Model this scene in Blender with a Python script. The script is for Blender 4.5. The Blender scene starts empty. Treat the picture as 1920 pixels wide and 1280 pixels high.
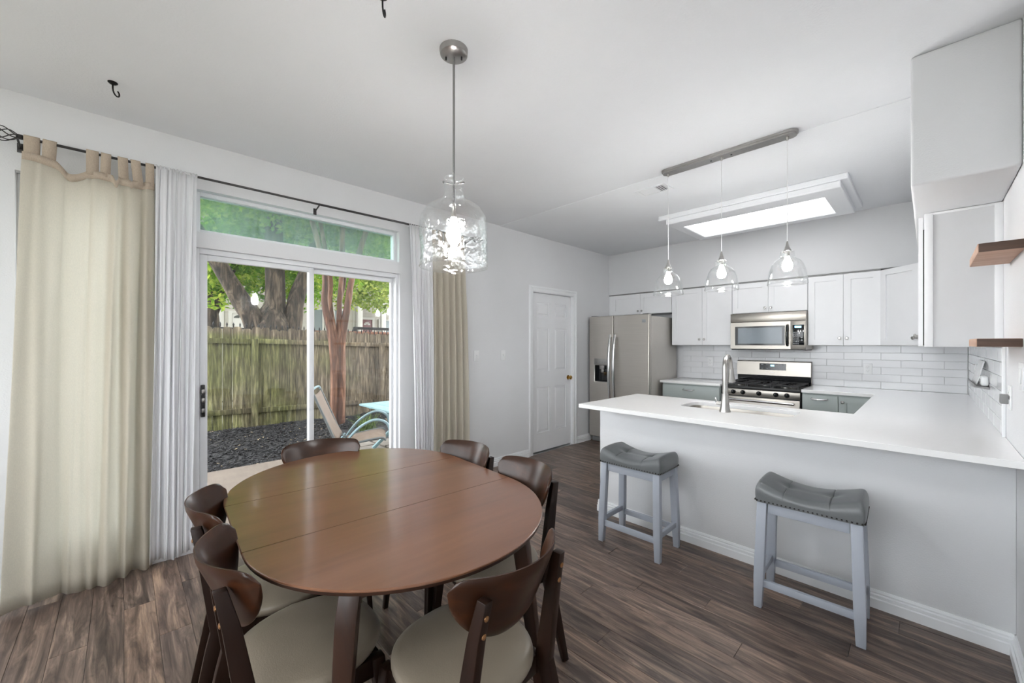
import bpy, bmesh, math, random
from mathutils import Vector, Matrix, noise

R = random.Random(7)
PI = math.pi
scene = bpy.context.scene
COL = scene.collection

# ------------------------------------------------------------------ camera, sky, exposure
cam_data = bpy.data.cameras.new('camera')
cam = bpy.data.objects.new('camera', cam_data)
COL.objects.link(cam)
cam.location = (0, 0, 1.385)
cam.rotation_euler = (PI / 2, 0, 0.8022)
cam_data.sensor_width = 36
cam_data.lens = 753.3 / 1920 * 36
cam_data.shift_y = 4.43 / 1920
cam_data.clip_start = 0.02
cam_data.clip_end = 300
scene.camera = cam

world = bpy.data.worlds.new('overcast_sky')
scene.world = world
world.use_nodes = True
bg = world.node_tree.nodes['Background']
bg.inputs[0].default_value = (0.95, 0.95, 1.0, 1)
bg.inputs[1].default_value = 1.85

BULB_DINING = 76.0
BULB_KITCHEN = 60.0
PANEL_KITCHEN = 0.75

vs = scene.view_settings
vs.view_transform = 'Standard'
vs.look = 'None'
vs.exposure = 2.1
vs.gamma = 1.0
vs.use_curve_mapping = False
scene.cycles.use_light_tree = False
scene.cycles.max_bounces = 7
scene.cycles.diffuse_bounces = 5
scene.cycles.transparent_max_bounces = 12
scene.cycles.caustics_reflective = False
scene.cycles.caustics_refractive = False
scene.cycles.sample_clamp_indirect = 6.0

# ------------------------------------------------------------------ materials
def C(r, g, b):
    f = lambda v: ((v / 255 + 0.055) / 1.055) ** 2.4 if v > 10 else v / 255 / 12.92
    return (f(r), f(g), f(b), 1)

def new_mat(name):
    m = bpy.data.materials.new(name)
    m.use_nodes = True
    nt = m.node_tree
    return m, nt, nt.nodes['Principled BSDF']

def N(nt, kind, **kw):
    n = nt.nodes.new(kind)
    for k, v in kw.items():
        setattr(n, k, v)
    return n

def coords(nt, scale=(1, 1, 1), what='Object', rnd=False):
    tc = N(nt, 'ShaderNodeTexCoord')
    mp = N(nt, 'ShaderNodeMapping')
    mp.inputs['Scale'].default_value = scale
    nt.links.new(tc.outputs[what], mp.inputs['Vector'])
    if rnd:
        oi = N(nt, 'ShaderNodeObjectInfo')
        mu = N(nt, 'ShaderNodeMath', operation='MULTIPLY')
        mu.inputs[1].default_value = 37.0
        nt.links.new(oi.outputs['Random'], mu.inputs[0])
        cb = N(nt, 'ShaderNodeCombineXYZ')
        nt.links.new(mu.outputs[0], cb.inputs[0]); nt.links.new(mu.outputs[0], cb.inputs[1]); nt.links.new(mu.outputs[0], cb.inputs[2])
        nt.links.new(cb.outputs[0], mp.inputs['Location'])
    return mp.outputs[0]

def ramp(nt, src, stops):
    r = N(nt, 'ShaderNodeValToRGB')
    el = r.color_ramp.elements
    el[0].position, el[0].color = stops[0]
    el[1].position, el[1].color = stops[-1]
    for p, c in stops[1:-1]:
        e = el.new(p); e.color = c
    nt.links.new(src, r.inputs[0])
    return r.outputs[0]

def mul(c, k):
    return (min(c[0] * k, 1), min(c[1] * k, 1), min(c[2] * k, 1), 1)

def mat(name, col, rough=0.5, metal=0.0, var=0.05, vscale=8, stretch=(1, 1, 1), bump=0.0, bscale=60, bstretch=(1, 1, 1), coat=0.0, spec=0.5, rnd=False):
    m, nt, b = new_mat(name)
    b.inputs['Roughness'].default_value = rough
    b.inputs['Metallic'].default_value = metal
    b.inputs['Specular IOR Level'].default_value = spec
    b.inputs['Coat Weight'].default_value = coat
    b.inputs['Coat Roughness'].default_value = 0.12
    n = N(nt, 'ShaderNodeTexNoise')
    n.inputs['Scale'].default_value = vscale
    n.inputs['Detail'].default_value = 4
    nt.links.new(coords(nt, stretch, rnd=rnd), n.inputs['Vector'])
    nt.links.new(ramp(nt, n.outputs['Fac'], [(0.3, mul(col, 1 - var)), (0.7, mul(col, 1 + var))]), b.inputs['Base Color'])
    if bump:
        n2 = N(nt, 'ShaderNodeTexNoise')
        n2.inputs['Scale'].default_value = bscale
        n2.inputs['Detail'].default_value = 3
        nt.links.new(coords(nt, bstretch), n2.inputs['Vector'])
        bp = N(nt, 'ShaderNodeBump')
        bp.inputs['Strength'].default_value = bump
        bp.inputs['Distance'].default_value = 0.004
        nt.links.new(n2.outputs['Fac'], bp.inputs['Height'])
        nt.links.new(bp.outputs[0], b.inputs['Normal'])
    return m

def wood(name, stops, grain=(2, 30, 30), rough=0.4, bump=0.1, rnd=True, tint=None, coat=0.0, distort=1.2, scale=1.0, spec=0.5):
    """grain runs along the axis whose stretch factor is the small one"""
    m, nt, b = new_mat(name)
    b.inputs['Roughness'].default_value = rough
    b.inputs['Coat Weight'].default_value = coat
    b.inputs['Coat Roughness'].default_value = 0.15
    b.inputs['Specular IOR Level'].default_value = spec
    vec = coords(nt, grain, rnd=rnd)
    n = N(nt, 'ShaderNodeTexNoise')
    n.inputs['Scale'].default_value = scale
    n.inputs['Detail'].default_value = 8
    n.inputs['Roughness'].default_value = 0.62
    n.inputs['Distortion'].default_value = distort
    nt.links.new(vec, n.inputs['Vector'])
    colr = ramp(nt, n.outputs['Fac'], stops)
    if tint:
        oi = N(nt, 'ShaderNodeObjectInfo')
        tr = ramp(nt, oi.outputs['Random'], tint)
        mx = N(nt, 'ShaderNodeMix', data_type='RGBA', blend_type='MULTIPLY')
        mx.inputs['Factor'].default_value = 1.0
        nt.links.new(colr, mx.inputs['A']); nt.links.new(tr, mx.inputs['B'])
        colr = mx.outputs['Result']
    nt.links.new(colr, b.inputs['Base Color'])
    if bump:
        bp = N(nt, 'ShaderNodeBump')
        bp.inputs['Strength'].default_value = bump
        bp.inputs['Distance'].default_value = 0.003
        nt.links.new(n.outputs['Fac'], bp.inputs['Height'])
        nt.links.new(bp.outputs[0], b.inputs['Normal'])
    return m

def emit(name, col, strength):
    m, nt, b = new_mat(name)
    n = N(nt, 'ShaderNodeTexNoise'); n.inputs['Scale'].default_value = 3
    nt.links.new(ramp(nt, n.outputs['Fac'], [(0.2, mul(col, 0.97)), (0.8, col)]), b.inputs['Emission Color'])
    b.inputs['Base Color'].default_value = col
    b.inputs['Emission Strength'].default_value = strength
    return m

def clear_glass(name, tint=(1, 1, 1, 1), edge=0.55, base=0.04, bump=0.0, bscale=25, dirt=None, dirt_stretch=(3, 40, 3)):
    """thin glass: light passes straight through, edges and sheen reflect"""
    m, nt, b = new_mat(name)
    nt.nodes.remove(b)
    out = nt.nodes['Material Output']
    tr = N(nt, 'ShaderNodeBsdfTransparent'); tr.inputs[0].default_value = tint
    gl = N(nt, 'ShaderNodeBsdfGlossy'); gl.inputs['Roughness'].default_value = 0.03
    gl.inputs['Color'].default_value = (0.95, 0.97, 0.97, 1)
    lw = N(nt, 'ShaderNodeLayerWeight'); lw.inputs[0].default_value = 0.25
    mr = N(nt, 'ShaderNodeMapRange')
    mr.inputs['To Min'].default_value = base; mr.inputs['To Max'].default_value = edge
    nt.links.new(lw.outputs['Facing'], mr.inputs['Value'])
    mx = N(nt, 'ShaderNodeMixShader')
    nt.links.new(mr.outputs[0], mx.inputs[0]); nt.links.new(tr.outputs[0], mx.inputs[1]); nt.links.new(gl.outputs[0], mx.inputs[2])
    last = mx.outputs[0]
    if bump:
        n = N(nt, 'ShaderNodeTexNoise'); n.inputs['Scale'].default_value = bscale
        nt.links.new(coords(nt), n.inputs['Vector'])
        bp = N(nt, 'ShaderNodeBump'); bp.inputs['Strength'].default_value = bump; bp.inputs['Distance'].default_value = 0.01
        nt.links.new(n.outputs['Fac'], bp.inputs['Height'])
        nt.links.new(bp.outputs[0], gl.inputs['Normal']); nt.links.new(bp.outputs[0], lw.inputs['Normal'])
    if dirt:
        n = N(nt, 'ShaderNodeTexNoise'); n.inputs['Scale'].default_value = 1.0; n.inputs['Detail'].default_value = 6
        nt.links.new(coords(nt, dirt_stretch), n.inputs['Vector'])
        df = N(nt, 'ShaderNodeBsdfDiffuse'); df.inputs[0].default_value = (0.52, 0.60, 0.57, 1)
        tl = N(nt, 'ShaderNodeBsdfTranslucent'); tl.inputs[0].default_value = (0.48, 0.60, 0.56, 1)
        ad = N(nt, 'ShaderNodeMixShader'); ad.inputs[0].default_value = 0.5
        nt.links.new(df.outputs[0], ad.inputs[1]); nt.links.new(tl.outputs[0], ad.inputs[2])
        mr2 = N(nt, 'ShaderNodeMapRange')
        mr2.inputs['From Min'].default_value = 0.3; mr2.inputs['From Max'].default_value = 0.75
        mr2.inputs['To Min'].default_value = dirt * 0.4; mr2.inputs['To Max'].default_value = dirt
        nt.links.new(n.outputs['Fac'], mr2.inputs['Value'])
        m2 = N(nt, 'ShaderNodeMixShader')
        nt.links.new(mr2.outputs[0], m2.inputs[0]); nt.links.new(last, m2.inputs[1]); nt.links.new(ad.outputs[0], m2.inputs[2])
        last = m2.outputs[0]
    nt.links.new(last, out.inputs['Surface'])
    return m

def cloth(name, col, trans, amount=0.5, through=0.0, weave=(260, 260, 120), var=0.10):
    m, nt, b = new_mat(name)
    nt.nodes.remove(b)
    out = nt.nodes['Material Output']
    n = N(nt, 'ShaderNodeTexNoise'); n.inputs['Scale'].default_value = 1.0; n.inputs['Detail'].default_value = 5
    nt.links.new(coords(nt, weave), n.inputs['Vector'])
    cr = ramp(nt, n.outputs['Fac'], [(0.3, mul(col, 1 - var)), (0.7, mul(col, 1 + var))])
    d = N(nt, 'ShaderNodeBsdfDiffuse'); nt.links.new(cr, d.inputs[0])
    t = N(nt, 'ShaderNodeBsdfTranslucent'); t.inputs[0].default_value = trans
    mx = N(nt, 'ShaderNodeMixShader'); mx.inputs[0].default_value = amount
    nt.links.new(d.outputs[0], mx.inputs[1]); nt.links.new(t.outputs[0], mx.inputs[2])
    last = mx.outputs[0]
    if through:
        tr = N(nt, 'ShaderNodeBsdfTransparent')
        m2 = N(nt, 'ShaderNodeMixShader'); m2.inputs[0].default_value = through
        nt.links.new(last, m2.inputs[1]); nt.links.new(tr.outputs[0], m2.inputs[2])
        last = m2.outputs[0]
    nt.links.new(last, out.inputs['Surface'])
    return m

def leaf_mat(name, stops, trans=0.45, scale=1.6):
    m, nt, b = new_mat(name)
    nt.nodes.remove(b)
    out = nt.nodes['Material Output']
    geo = N(nt, 'ShaderNodeNewGeometry')
    n = N(nt, 'ShaderNodeTexNoise'); n.inputs['Scale'].default_value = scale; n.inputs['Detail'].default_value = 6; n.inputs['Roughness'].default_value = 0.75
    nt.links.new(geo.outputs['Position'], n.inputs['Vector'])
    cr = ramp(nt, n.outputs['Fac'], stops)
    d = N(nt, 'ShaderNodeBsdfDiffuse'); nt.links.new(cr, d.inputs[0])
    t = N(nt, 'ShaderNodeBsdfTranslucent'); nt.links.new(cr, t.inputs[0])
    mx = N(nt, 'ShaderNodeMixShader'); mx.inputs[0].default_value = trans
    nt.links.new(d.outputs[0], mx.inputs[1]); nt.links.new(t.outputs[0], mx.inputs[2])
    nt.links.new(mx.outputs[0], out.inputs['Surface'])
    return m

MT = {}
MT['wall'] = mat('wall_paint_grey', C(220, 221, 223), 0.75, var=0.012, vscale=3, bump=0.25, bscale=140)
MT['ceiling'] = mat('ceiling_paint', C(232, 234, 237), 0.8, var=0.01, vscale=3, bump=0.35, bscale=90)
MT['trim'] = mat('trim_white', C(232, 234, 236), 0.4, var=0.01)
MT['door'] = mat('door_white', C(230, 231, 233), 0.45, var=0.01)
MT['vinyl'] = mat('vinyl_frame_white', C(226, 228, 231), 0.35, var=0.01)
MT['cabinet_white'] = mat('cabinet_white', C(232, 233, 235), 0.4, var=0.01)
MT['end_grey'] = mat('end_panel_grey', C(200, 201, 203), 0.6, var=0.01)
MT['sage'] = mat('cabinet_sage', C(172, 181, 179), 0.45, var=0.02)
MT['quartz'] = mat('quartz_white', C(241, 241, 241), 0.10, var=0.01, vscale=40)
MT['tile'] = mat('tile_white', C(226, 227, 229), 0.12, var=0.02, vscale=4, rnd=True)
MT['grout'] = mat('grout_grey', C(206, 206, 206), 0.9, var=0.02)
MT['stainless'] = mat('stainless_steel', C(166, 161, 154), 0.33, 1.0, var=0.04, vscale=3, stretch=(1, 1, 60), bump=0.03, bscale=20, bstretch=(1, 1, 60))
MT['stainless_fridge'] = mat('stainless_fridge', C(196, 191, 184), 0.34, 0.9, var=0.04, vscale=3, stretch=(1, 1, 60))
MT['stainless_side'] = mat('stainless_side_paint', C(190, 186, 180), 0.42, 0.35, var=0.02)
MT['nickel'] = mat('brushed_nickel', C(176, 174, 171), 0.3, 1.0, var=0.04, vscale=30)
MT['chrome'] = mat('satin_chrome', C(205, 205, 205), 0.2, 1.0, var=0.02)
MT['black_gloss'] = mat('black_glass', C(22, 24, 27), 0.1, var=0.05)
MT['black_matte'] = mat('black_enamel', C(30, 30, 31), 0.4, var=0.1)
MT['iron_grate'] = mat('cast_iron', C(40, 40, 42), 0.6, var=0.15, bump=0.2, bscale=200)
MT['micro_pane'] = mat('microwave_window', C(118, 128, 136), 0.12, var=0.08, vscale=4)
MT['dark_gap'] = mat('dark_filler', C(28, 27, 26), 0.8, var=0.1)
MT['brass'] = mat('polished_brass', C(196, 156, 84), 0.2, 1.0, var=0.04)
MT['plate'] = mat('plastic_white', C(234, 235, 236), 0.35, var=0.01)
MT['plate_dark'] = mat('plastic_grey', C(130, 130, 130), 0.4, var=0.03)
MT['rod'] = mat('dark_rod_metal', C(62, 60, 60), 0.35, 0.8, var=0.08)
MT['hook'] = mat('black_hook_metal', C(26, 25, 25), 0.4, 0.6, var=0.05)
MT['glass'] = clear_glass('pendant_glass', edge=0.5, base=0.035)
MT['glass_ripple'] = clear_glass('rippled_pendant_glass', edge=0.45, base=0.05, bump=0.8, bscale=28)
MT['bulb_glass'] = clear_glass('bulb_glass', edge=0.5, base=0.05)
MT['pane'] = clear_glass('window_glass', tint=(0.97, 0.99, 0.98, 1), edge=0.25, base=0.03)
MT['pane_dirty'] = clear_glass('dusty_window_glass', tint=(0.66, 0.78, 0.74, 1), edge=0.25, base=0.03, dirt=0.24, dirt_stretch=(3, 34, 4))
MT['bulb_dining'] = emit('bulb_glow_dining', (1.0, 0.985, 0.97, 1), BULB_DINING)
MT['bulb_kitchen'] = emit('bulb_glow_kitchen', (1.0, 0.985, 0.97, 1), BULB_KITCHEN)
MT['panel_light'] = emit('fluorescent_diffuser', (1.0, 1.0, 1.0, 1), PANEL_KITCHEN)
MT['display'] = emit('blue_display', C(120, 190, 235), 1.2)
MT['display'].cycles.emission_sampling = 'NONE'
MT['print_grey'] = mat('printed_grey', C(150, 153, 156), 0.5, var=0.02)
MT['linen'] = cloth('linen_beige', C(212, 202, 188), (0.84, 0.85, 0.80, 1), 0.55)
MT['linen_band'] = cloth('linen_band', C(196, 181, 163), (0.45, 0.40, 0.33, 1), 0.2)
MT['sheer'] = cloth('sheer_white', C(240, 240, 242), (0.9, 0.9, 0.92, 1), 0.35, through=0.10, weave=(500, 160, 6), var=0.05)
MT['table_wood'] = wood('table_walnut', [(0.25, C(104, 68, 48)), (0.5, C(120, 80, 57)), (0.75, C(132, 90, 65))], grain=(11, 0.9, 11), rough=0.28, bump=0, rnd=False, distort=0.15, spec=1.0)
def lacquer(m, ior=1.6, soft=0.35, sharp=0.75, r0=0.32, r1=0.13):
    """polished lacquer: a soft and a sharper sheen over the wood, both by Fresnel"""
    nt = m.node_tree
    b = nt.nodes['Principled BSDF']; out = nt.nodes['Material Output']
    b.inputs['Specular IOR Level'].default_value = 0.25
    fr = N(nt, 'ShaderNodeFresnel'); fr.inputs['IOR'].default_value = ior
    last = b.outputs[0]
    for k, r in ((soft, r0), (sharp, r1)):
        g = N(nt, 'ShaderNodeBsdfGlossy'); g.inputs['Roughness'].default_value = r
        mu = N(nt, 'ShaderNodeMath', operation='MULTIPLY'); mu.inputs[1].default_value = k
        nt.links.new(fr.outputs[0], mu.inputs[0])
        mx = N(nt, 'ShaderNodeMixShader')
        nt.links.new(mu.outputs[0], mx.inputs[0]); nt.links.new(last, mx.inputs[1]); nt.links.new(g.outputs[0], mx.inputs[2])
        last = mx.outputs[0]
    nt.links.new(last, out.inputs['Surface'])
lacquer(MT['table_wood'])
MT['table_edge'] = wood('table_dark_walnut', [(0.25, C(40, 25, 18)), (0.75, C(64, 40, 28))], grain=(14, 14, 2), rough=0.35, bump=0.03, rnd=False)
MT['chair_wood'] = wood('chair_walnut', [(0.2, C(32, 18, 11)), (0.55, C(54, 30, 17)), (0.85, C(84, 47, 25))], grain=(3, 14, 14), rough=0.30, bump=0.02, rnd=True, distort=0.4, spec=0.42)
MT['chair_leg'] = wood('chair_leg_dark', [(0.2, C(25, 15, 11)), (0.85, C(46, 28, 20))], grain=(14, 14, 2), rough=0.36, bump=0.02, rnd=True, distort=0.4, spec=0.28)
MT['bolt'] = mat('bolt_plug_bronze', C(150, 108, 70), 0.3, 0.6, var=0.05)
MT['vinyl_seat'] = mat('vinyl_beige_grey', C(138, 127, 112), 0.36, var=0.03, vscale=5, bump=0.12, bscale=260)
MT['stool_paint'] = mat('stool_paint_bluegrey', C(170, 176, 187), 0.5, var=0.02)
MT['stool_leather'] = mat('stool_vinyl_grey', C(104, 107, 109), 0.33, var=0.05, vscale=6, bump=0.1, bscale=180)
MT['nail'] = mat('nailhead_dark', C(52, 50, 48), 0.3, 0.8, var=0.1)
MT['floor_base'] = mat('floor_joint_dark', C(46, 40, 37), 0.9, var=0.05)
MT['shelf_dark'] = wood('shelf_dark_end', [(0.2, C(62, 45, 36)), (0.8, C(96, 72, 58))], grain=(2, 40, 40), rough=0.6, bump=0.05)
MT['shelf_light'] = wood('shelf_walnut_light', [(0.2, C(168, 132, 112)), (0.8, C(206, 172, 150))], grain=(2, 22, 22), rough=0.6, bump=0.05)

def plank_mat():
    m, nt, b = new_mat('floor_plank_vinyl')
    vec = coords(nt, (1.0, 9, 1), rnd=True)
    n = N(nt, 'ShaderNodeTexNoise'); n.inputs['Scale'].default_value = 2.6; n.inputs['Detail'].default_value = 9
    n.inputs['Roughness'].default_value = 0.66; n.inputs['Distortion'].default_value = 0.9
    nt.links.new(vec, n.inputs['Vector'])
    c1 = ramp(nt, n.outputs['Fac'], [(0.26, C(52, 43, 39)), (0.42, C(92, 78, 71)), (0.54, C(126, 109, 99)), (0.68, C(172, 150, 133)), (0.84, C(112, 98, 90))])
    # fine grain lines
    v2 = coords(nt, (3, 150, 1), rnd=True)
    g = N(nt, 'ShaderNodeTexNoise'); g.inputs['Scale'].default_value = 1.0; g.inputs['Detail'].default_value = 4; g.inputs['Distortion'].default_value = 0.3
    nt.links.new(v2, g.inputs['Vector'])
    c2 = ramp(nt, g.outputs['Fac'], [(0.3, (0.62, 0.60, 0.59, 1)), (0.6, (1, 1, 1, 1))])
    mx = N(nt, 'ShaderNodeMix', data_type='RGBA', blend_type='MULTIPLY'); mx.inputs['Factor'].default_value = 0.8
    nt.links.new(c1, mx.inputs['A']); nt.links.new(c2, mx.inputs['B'])
    # knots and dark smudges
    v3 = coords(nt, (4, 13, 1), rnd=True)
    k = N(nt, 'ShaderNodeTexNoise'); k.inputs['Scale'].default_value = 1.0; k.inputs['Detail'].default_value = 3; k.inputs['Distortion'].default_value = 1.5
    nt.links.new(v3, k.inputs['Vector'])
    c3 = ramp(nt, k.outputs['Fac'], [(0.30, (0.45, 0.43, 0.43, 1)), (0.42, (1, 1, 1, 1)), (0.66, (1, 1, 1, 1)), (0.78, (1.0, 0.93, 0.86, 1))])
    m3 = N(nt, 'ShaderNodeMix', data_type='RGBA', blend_type='MULTIPLY'); m3.inputs['Factor'].default_value = 0.75
    nt.links.new(mx.outputs['Result'], m3.inputs['A']); nt.links.new(c3, m3.inputs['B'])
    oi = N(nt, 'ShaderNodeObjectInfo')
    tr = ramp(nt, oi.outputs['Random'], [(0.0, (0.60, 0.57, 0.56, 1)), (0.35, (0.84, 0.81, 0.80, 1)), (0.7, (1.0, 0.99, 0.98, 1)), (1.0, (1.15, 1.05, 0.95, 1))])
    m4 = N(nt, 'ShaderNodeMix', data_type='RGBA', blend_type='MULTIPLY'); m4.inputs['Factor'].default_value = 1.0
    nt.links.new(m3.outputs['Result'], m4.inputs['A']); nt.links.new(tr, m4.inputs['B'])
    nt.links.new(m4.outputs['Result'], b.inputs['Base Color'])
    b.inputs['Roughness'].default_value = 0.36
    bp = N(nt, 'ShaderNodeBump'); bp.inputs['Strength'].default_value = 0.12; bp.inputs['Distance'].default_value = 0.002
    nt.links.new(g.outputs['Fac'], bp.inputs['Height']); nt.links.new(bp.outputs[0], b.inputs['Normal'])
    return m
MT['plank'] = plank_mat()

# ------------------------------------------------------------------ mesh helpers
def BM():
    return bmesh.new()

def box(bm, x0, x1, y0, y1, z0, z1, bev=0.0, seg=2):
    vs_ = [bm.verts.new(p) for p in ((x0, y0, z0), (x1, y0, z0), (x1, y1, z0), (x0, y1, z0), (x0, y0, z1), (x1, y0, z1), (x1, y1, z1), (x0, y1, z1))]
    fs = [bm.faces.new([vs_[i] for i in q]) for q in ((3, 2, 1, 0), (4, 5, 6, 7), (0, 1, 5, 4), (1, 2, 6, 5), (2, 3, 7, 6), (3, 0, 4, 7))]
    if bev:
        es = list({e for f in fs for e in f.edges})
        bmesh.ops.bevel(bm, geom=es, offset=bev, segments=seg, profile=0.5, affect='EDGES')
    return bm

def lathe(bm, prof, cx=0, cy=0, cz=0, seg=32, cap=True, wob=None):
    rings = []
    for r, z in prof:
        ring = []
        for i in range(seg):
            a = 2 * PI * i / seg
            rr = r if wob is None else r + wob(a, z)
            ring.append(bm.verts.new((cx + rr * math.cos(a), cy + rr * math.sin(a), cz + z)))
        rings.append(ring)
    for a, b in zip(rings, rings[1:]):
        for i in range(seg):
            j = (i + 1) % seg
            bm.faces.new((a[i], a[j], b[j], b[i]))
    if cap:
        if prof[0][0] > 1e-6: bm.faces.new(list(reversed(rings[0])))
        if prof[-1][0] > 1e-6: bm.faces.new(rings[-1])
    return bm

def frame_of(t, ref=None):
    t = t.normalized()
    if ref is None:
        ref = Vector((0, 0, 1)) if abs(t.z) < 0.9 else Vector((1, 0, 0))
    u = ref.cross(t)
    if u.length < 1e-6:
        u = Vector((1, 0, 0)).cross(t)
    u.normalize()
    return u, t.cross(u).normalized()

def tube(bm, pts, r, seg=10, cap=True, flat=1.0, wob=0.0, closed=False):
    pts = [Vector(p) for p in pts]
    n = len(pts)
    rr = r if isinstance(r, (list, tuple)) else [r] * n
    rings = []
    u = None
    for i, p in enumerate(pts):
        if closed:
            t = pts[(i + 1) % n] - pts[i - 1]
        else:
            t = pts[min(i + 1, n - 1)] - pts[max(i - 1, 0)]
        t.normalize()
        if u is None:
            u, v = frame_of(t)
        else:
            u = (u - t * u.dot(t)).normalized()
            v = t.cross(u)
        ring = []
        for k in range(seg):
            a = 2 * PI * k / seg
            q = rr[i]
            if wob:
                q *= 1 + wob * noise.noise(Vector((p.x * 3 + math.cos(a) * 1.5, p.y * 3 + math.sin(a) * 1.5, p.z * 1.2)))
            ring.append(bm.verts.new(p + u * math.cos(a) * q + v * math.sin(a) * q * flat))
        rings.append(ring)
    pairs = list(zip(rings, rings[1:]))
    if closed: pairs.append((rings[-1], rings[0]))
    for a, b in pairs:
        for k in range(seg):
            j = (k + 1) % seg
            bm.faces.new((a[k], a[j], b[j], b[k]))
    if cap and not closed:
        bm.faces.new(list(reversed(rings[0]))); bm.faces.new(rings[-1])
    return bm

def smooth_path(pts, sub=6):
    """Catmull-Rom through the points"""
    P = [Vector(p) for p in pts]
    P = [P[0] * 2 - P[1]] + P + [P[-1] * 2 - P[-2]]
    out = []
    for i in range(1, len(P) - 2):
        a, b, c, d = P[i - 1], P[i], P[i + 1], P[i + 2]
        for k in range(sub):
            t = k / sub
            out.append(0.5 * ((2 * b) + (c - a) * t + (2 * a - 5 * b + 4 * c - d) * t * t + (3 * b - a - 3 * c + d) * t ** 3))
    out.append(P[-2])
    return out

def bar(bm, pts, sizes, side=(1, 0, 0), bev=0.0):
    """rectangular bar through pts; sizes = (width along side, depth across) at each point; cross-sections stay level"""
    side = Vector(side).normalized()
    dep = Vector((0, 0, 1)).cross(side).normalized()
    rings = []
    for p, (w, d) in zip(pts, sizes):
        p = Vector(p)
        rings.append([bm.verts.new(p + side * sx * w / 2 + dep * sy * d / 2) for sx, sy in ((-1, -1), (1, -1), (1, 1), (-1, 1))])
    fs = []
    for a, b in zip(rings, rings[1:]):
        for k in range(4):
            j = (k + 1) % 4
            fs.append(bm.faces.new((a[k], a[j], b[j], b[k])))
    fs.append(bm.faces.new(list(reversed(rings[0])))); fs.append(bm.faces.new(rings[-1]))
    if bev:
        es = list({e for f in fs for e in f.edges})
        bmesh.ops.bevel(bm, geom=es, offset=bev, segments=2, profile=0.5, affect='EDGES')
    return bm

def beam(bm, a, b, w, h, bev=0.0):
    """rectangular beam between two points, w sideways, h upward"""
    a, b = Vector(a), Vector(b)
    u, v = frame_of(b - a, Vector((0, 0, 1)) if abs((b - a).normalized().z) < 0.95 else Vector((0, 1, 0)))
    rings = [[bm.verts.new(p + u * sx * w / 2 + v * sy * h / 2) for sx, sy in ((-1, -1), (1, -1), (1, 1), (-1, 1))] for p in (a, b)]
    fs = [bm.faces.new((rings[0][k], rings[0][(k + 1) % 4], rings[1][(k + 1) % 4], rings[1][k])) for k in range(4)]
    fs.append(bm.faces.new(list(reversed(rings[0])))); fs.append(bm.faces.new(rings[1]))
    if bev:
        bmesh.ops.bevel(bm, geom=list({e for f in fs for e in f.edges}), offset=bev, segments=2, profile=0.5, affect='EDGES')
    return bm

def slab(bm, outer, z0, z1, holes=(), bev=0.0):
    """flat plate with holes from 2-D outlines"""
    edges = []
    for loop in [outer] + list(holes):
        vv = [bm.verts.new((x, y, z0)) for x, y in loop]
        edges += [bm.edges.new((vv[i], vv[(i + 1) % len(vv)])) for i in range(len(vv))]
    g = bmesh.ops.triangle_fill(bm, use_beauty=True, use_dissolve=False, edges=edges)
    fs = [f for f in g['geom'] if isinstance(f, bmesh.types.BMFace)]
    ex = bmesh.ops.extrude_face_region(bm, geom=fs)
    up = [v for v in ex['geom'] if isinstance(v, bmesh.types.BMVert)]
    bmesh.ops.translate(bm, verts=up, vec=(0, 0, z1 - z0))
    bmesh.ops.recalc_face_normals(bm, faces=bm.faces)
    return bm

def prism(bm, poly, axis, a0, a1):
    """extrude a 2-D polygon along axis: 'x' -> poly in (y,z), 'y' -> (x,z), 'z' -> (x,y)"""
    def P(p, a):
        return {'x': (a, p[0], p[1]), 'y': (p[0], a, p[1]), 'z': (p[0], p[1], a)}[axis]
    lo = [bm.verts.new(P(p, a0)) for p in poly]
    hi = [bm.verts.new(P(p, a1)) for p in poly]
    n = len(poly)
    fs = [bm.faces.new(lo), bm.faces.new(list(reversed(hi)))]
    for i in range(n):
        j = (i + 1) % n
        fs.append(bm.faces.new((lo[j], lo[i], hi[i], hi[j])))
    bmesh.ops.recalc_face_normals(bm, faces=fs)
    return bm

def wall_panel(bm, axis, t0, t1, a0, a1, z0, z1, holes=()):
    """wall of thickness t0..t1 along 'x' or 'y' normal; a = other horizontal axis; holes = (a0,a1,z0,z1)"""
    A = sorted({a0, a1} | {v for h in holes for v in h[:2]})
    Z = sorted({z0, z1} | {v for h in holes for v in h[2:]})
    A = [v for v in A if a0 <= v <= a1]; Z = [v for v in Z if z0 <= v <= z1]
    solid = lambda i, j: 0 <= i < len(A) - 1 and 0 <= j < len(Z) - 1 and not any(h[0] <= (A[i] + A[i + 1]) / 2 <= h[1] and h[2] <= (Z[j] + Z[j + 1]) / 2 <= h[3] for h in holes)
    vmap = {}
    def V(t, a, z):
        k = (t, a, z)
        if k not in vmap:
            vmap[k] = bm.verts.new((t, a, z) if axis == 'x' else (a, t, z))
        return vmap[k]
    for i in range(len(A) - 1):
        for j in range(len(Z) - 1):
            if not solid(i, j): continue
            p, q, r, s = A[i], A[i + 1], Z[j], Z[j + 1]
            bm.faces.new((V(t0, p, r), V(t0, q, r), V(t0, q, s), V(t0, p, s)))
            bm.faces.new((V(t1, p, s), V(t1, q, s), V(t1, q, r), V(t1, p, r)))
            if not solid(i - 1, j): bm.faces.new((V(t0, p, r), V(t0, p, s), V(t1, p, s), V(t1, p, r)))
            if not solid(i + 1, j): bm.faces.new((V(t0, q, s), V(t0, q, r), V(t1, q, r), V(t1, q, s)))
            if not solid(i, j - 1): bm.faces.new((V(t0, q, r), V(t0, p, r), V(t1, p, r), V(t1, q, r)))
            if not solid(i, j + 1): bm.faces.new((V(t0, p, s), V(t0, q, s), V(t1, q, s), V(t1, p, s)))
    bmesh.ops.recalc_face_normals(bm, faces=bm.faces)
    return bm

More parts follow.
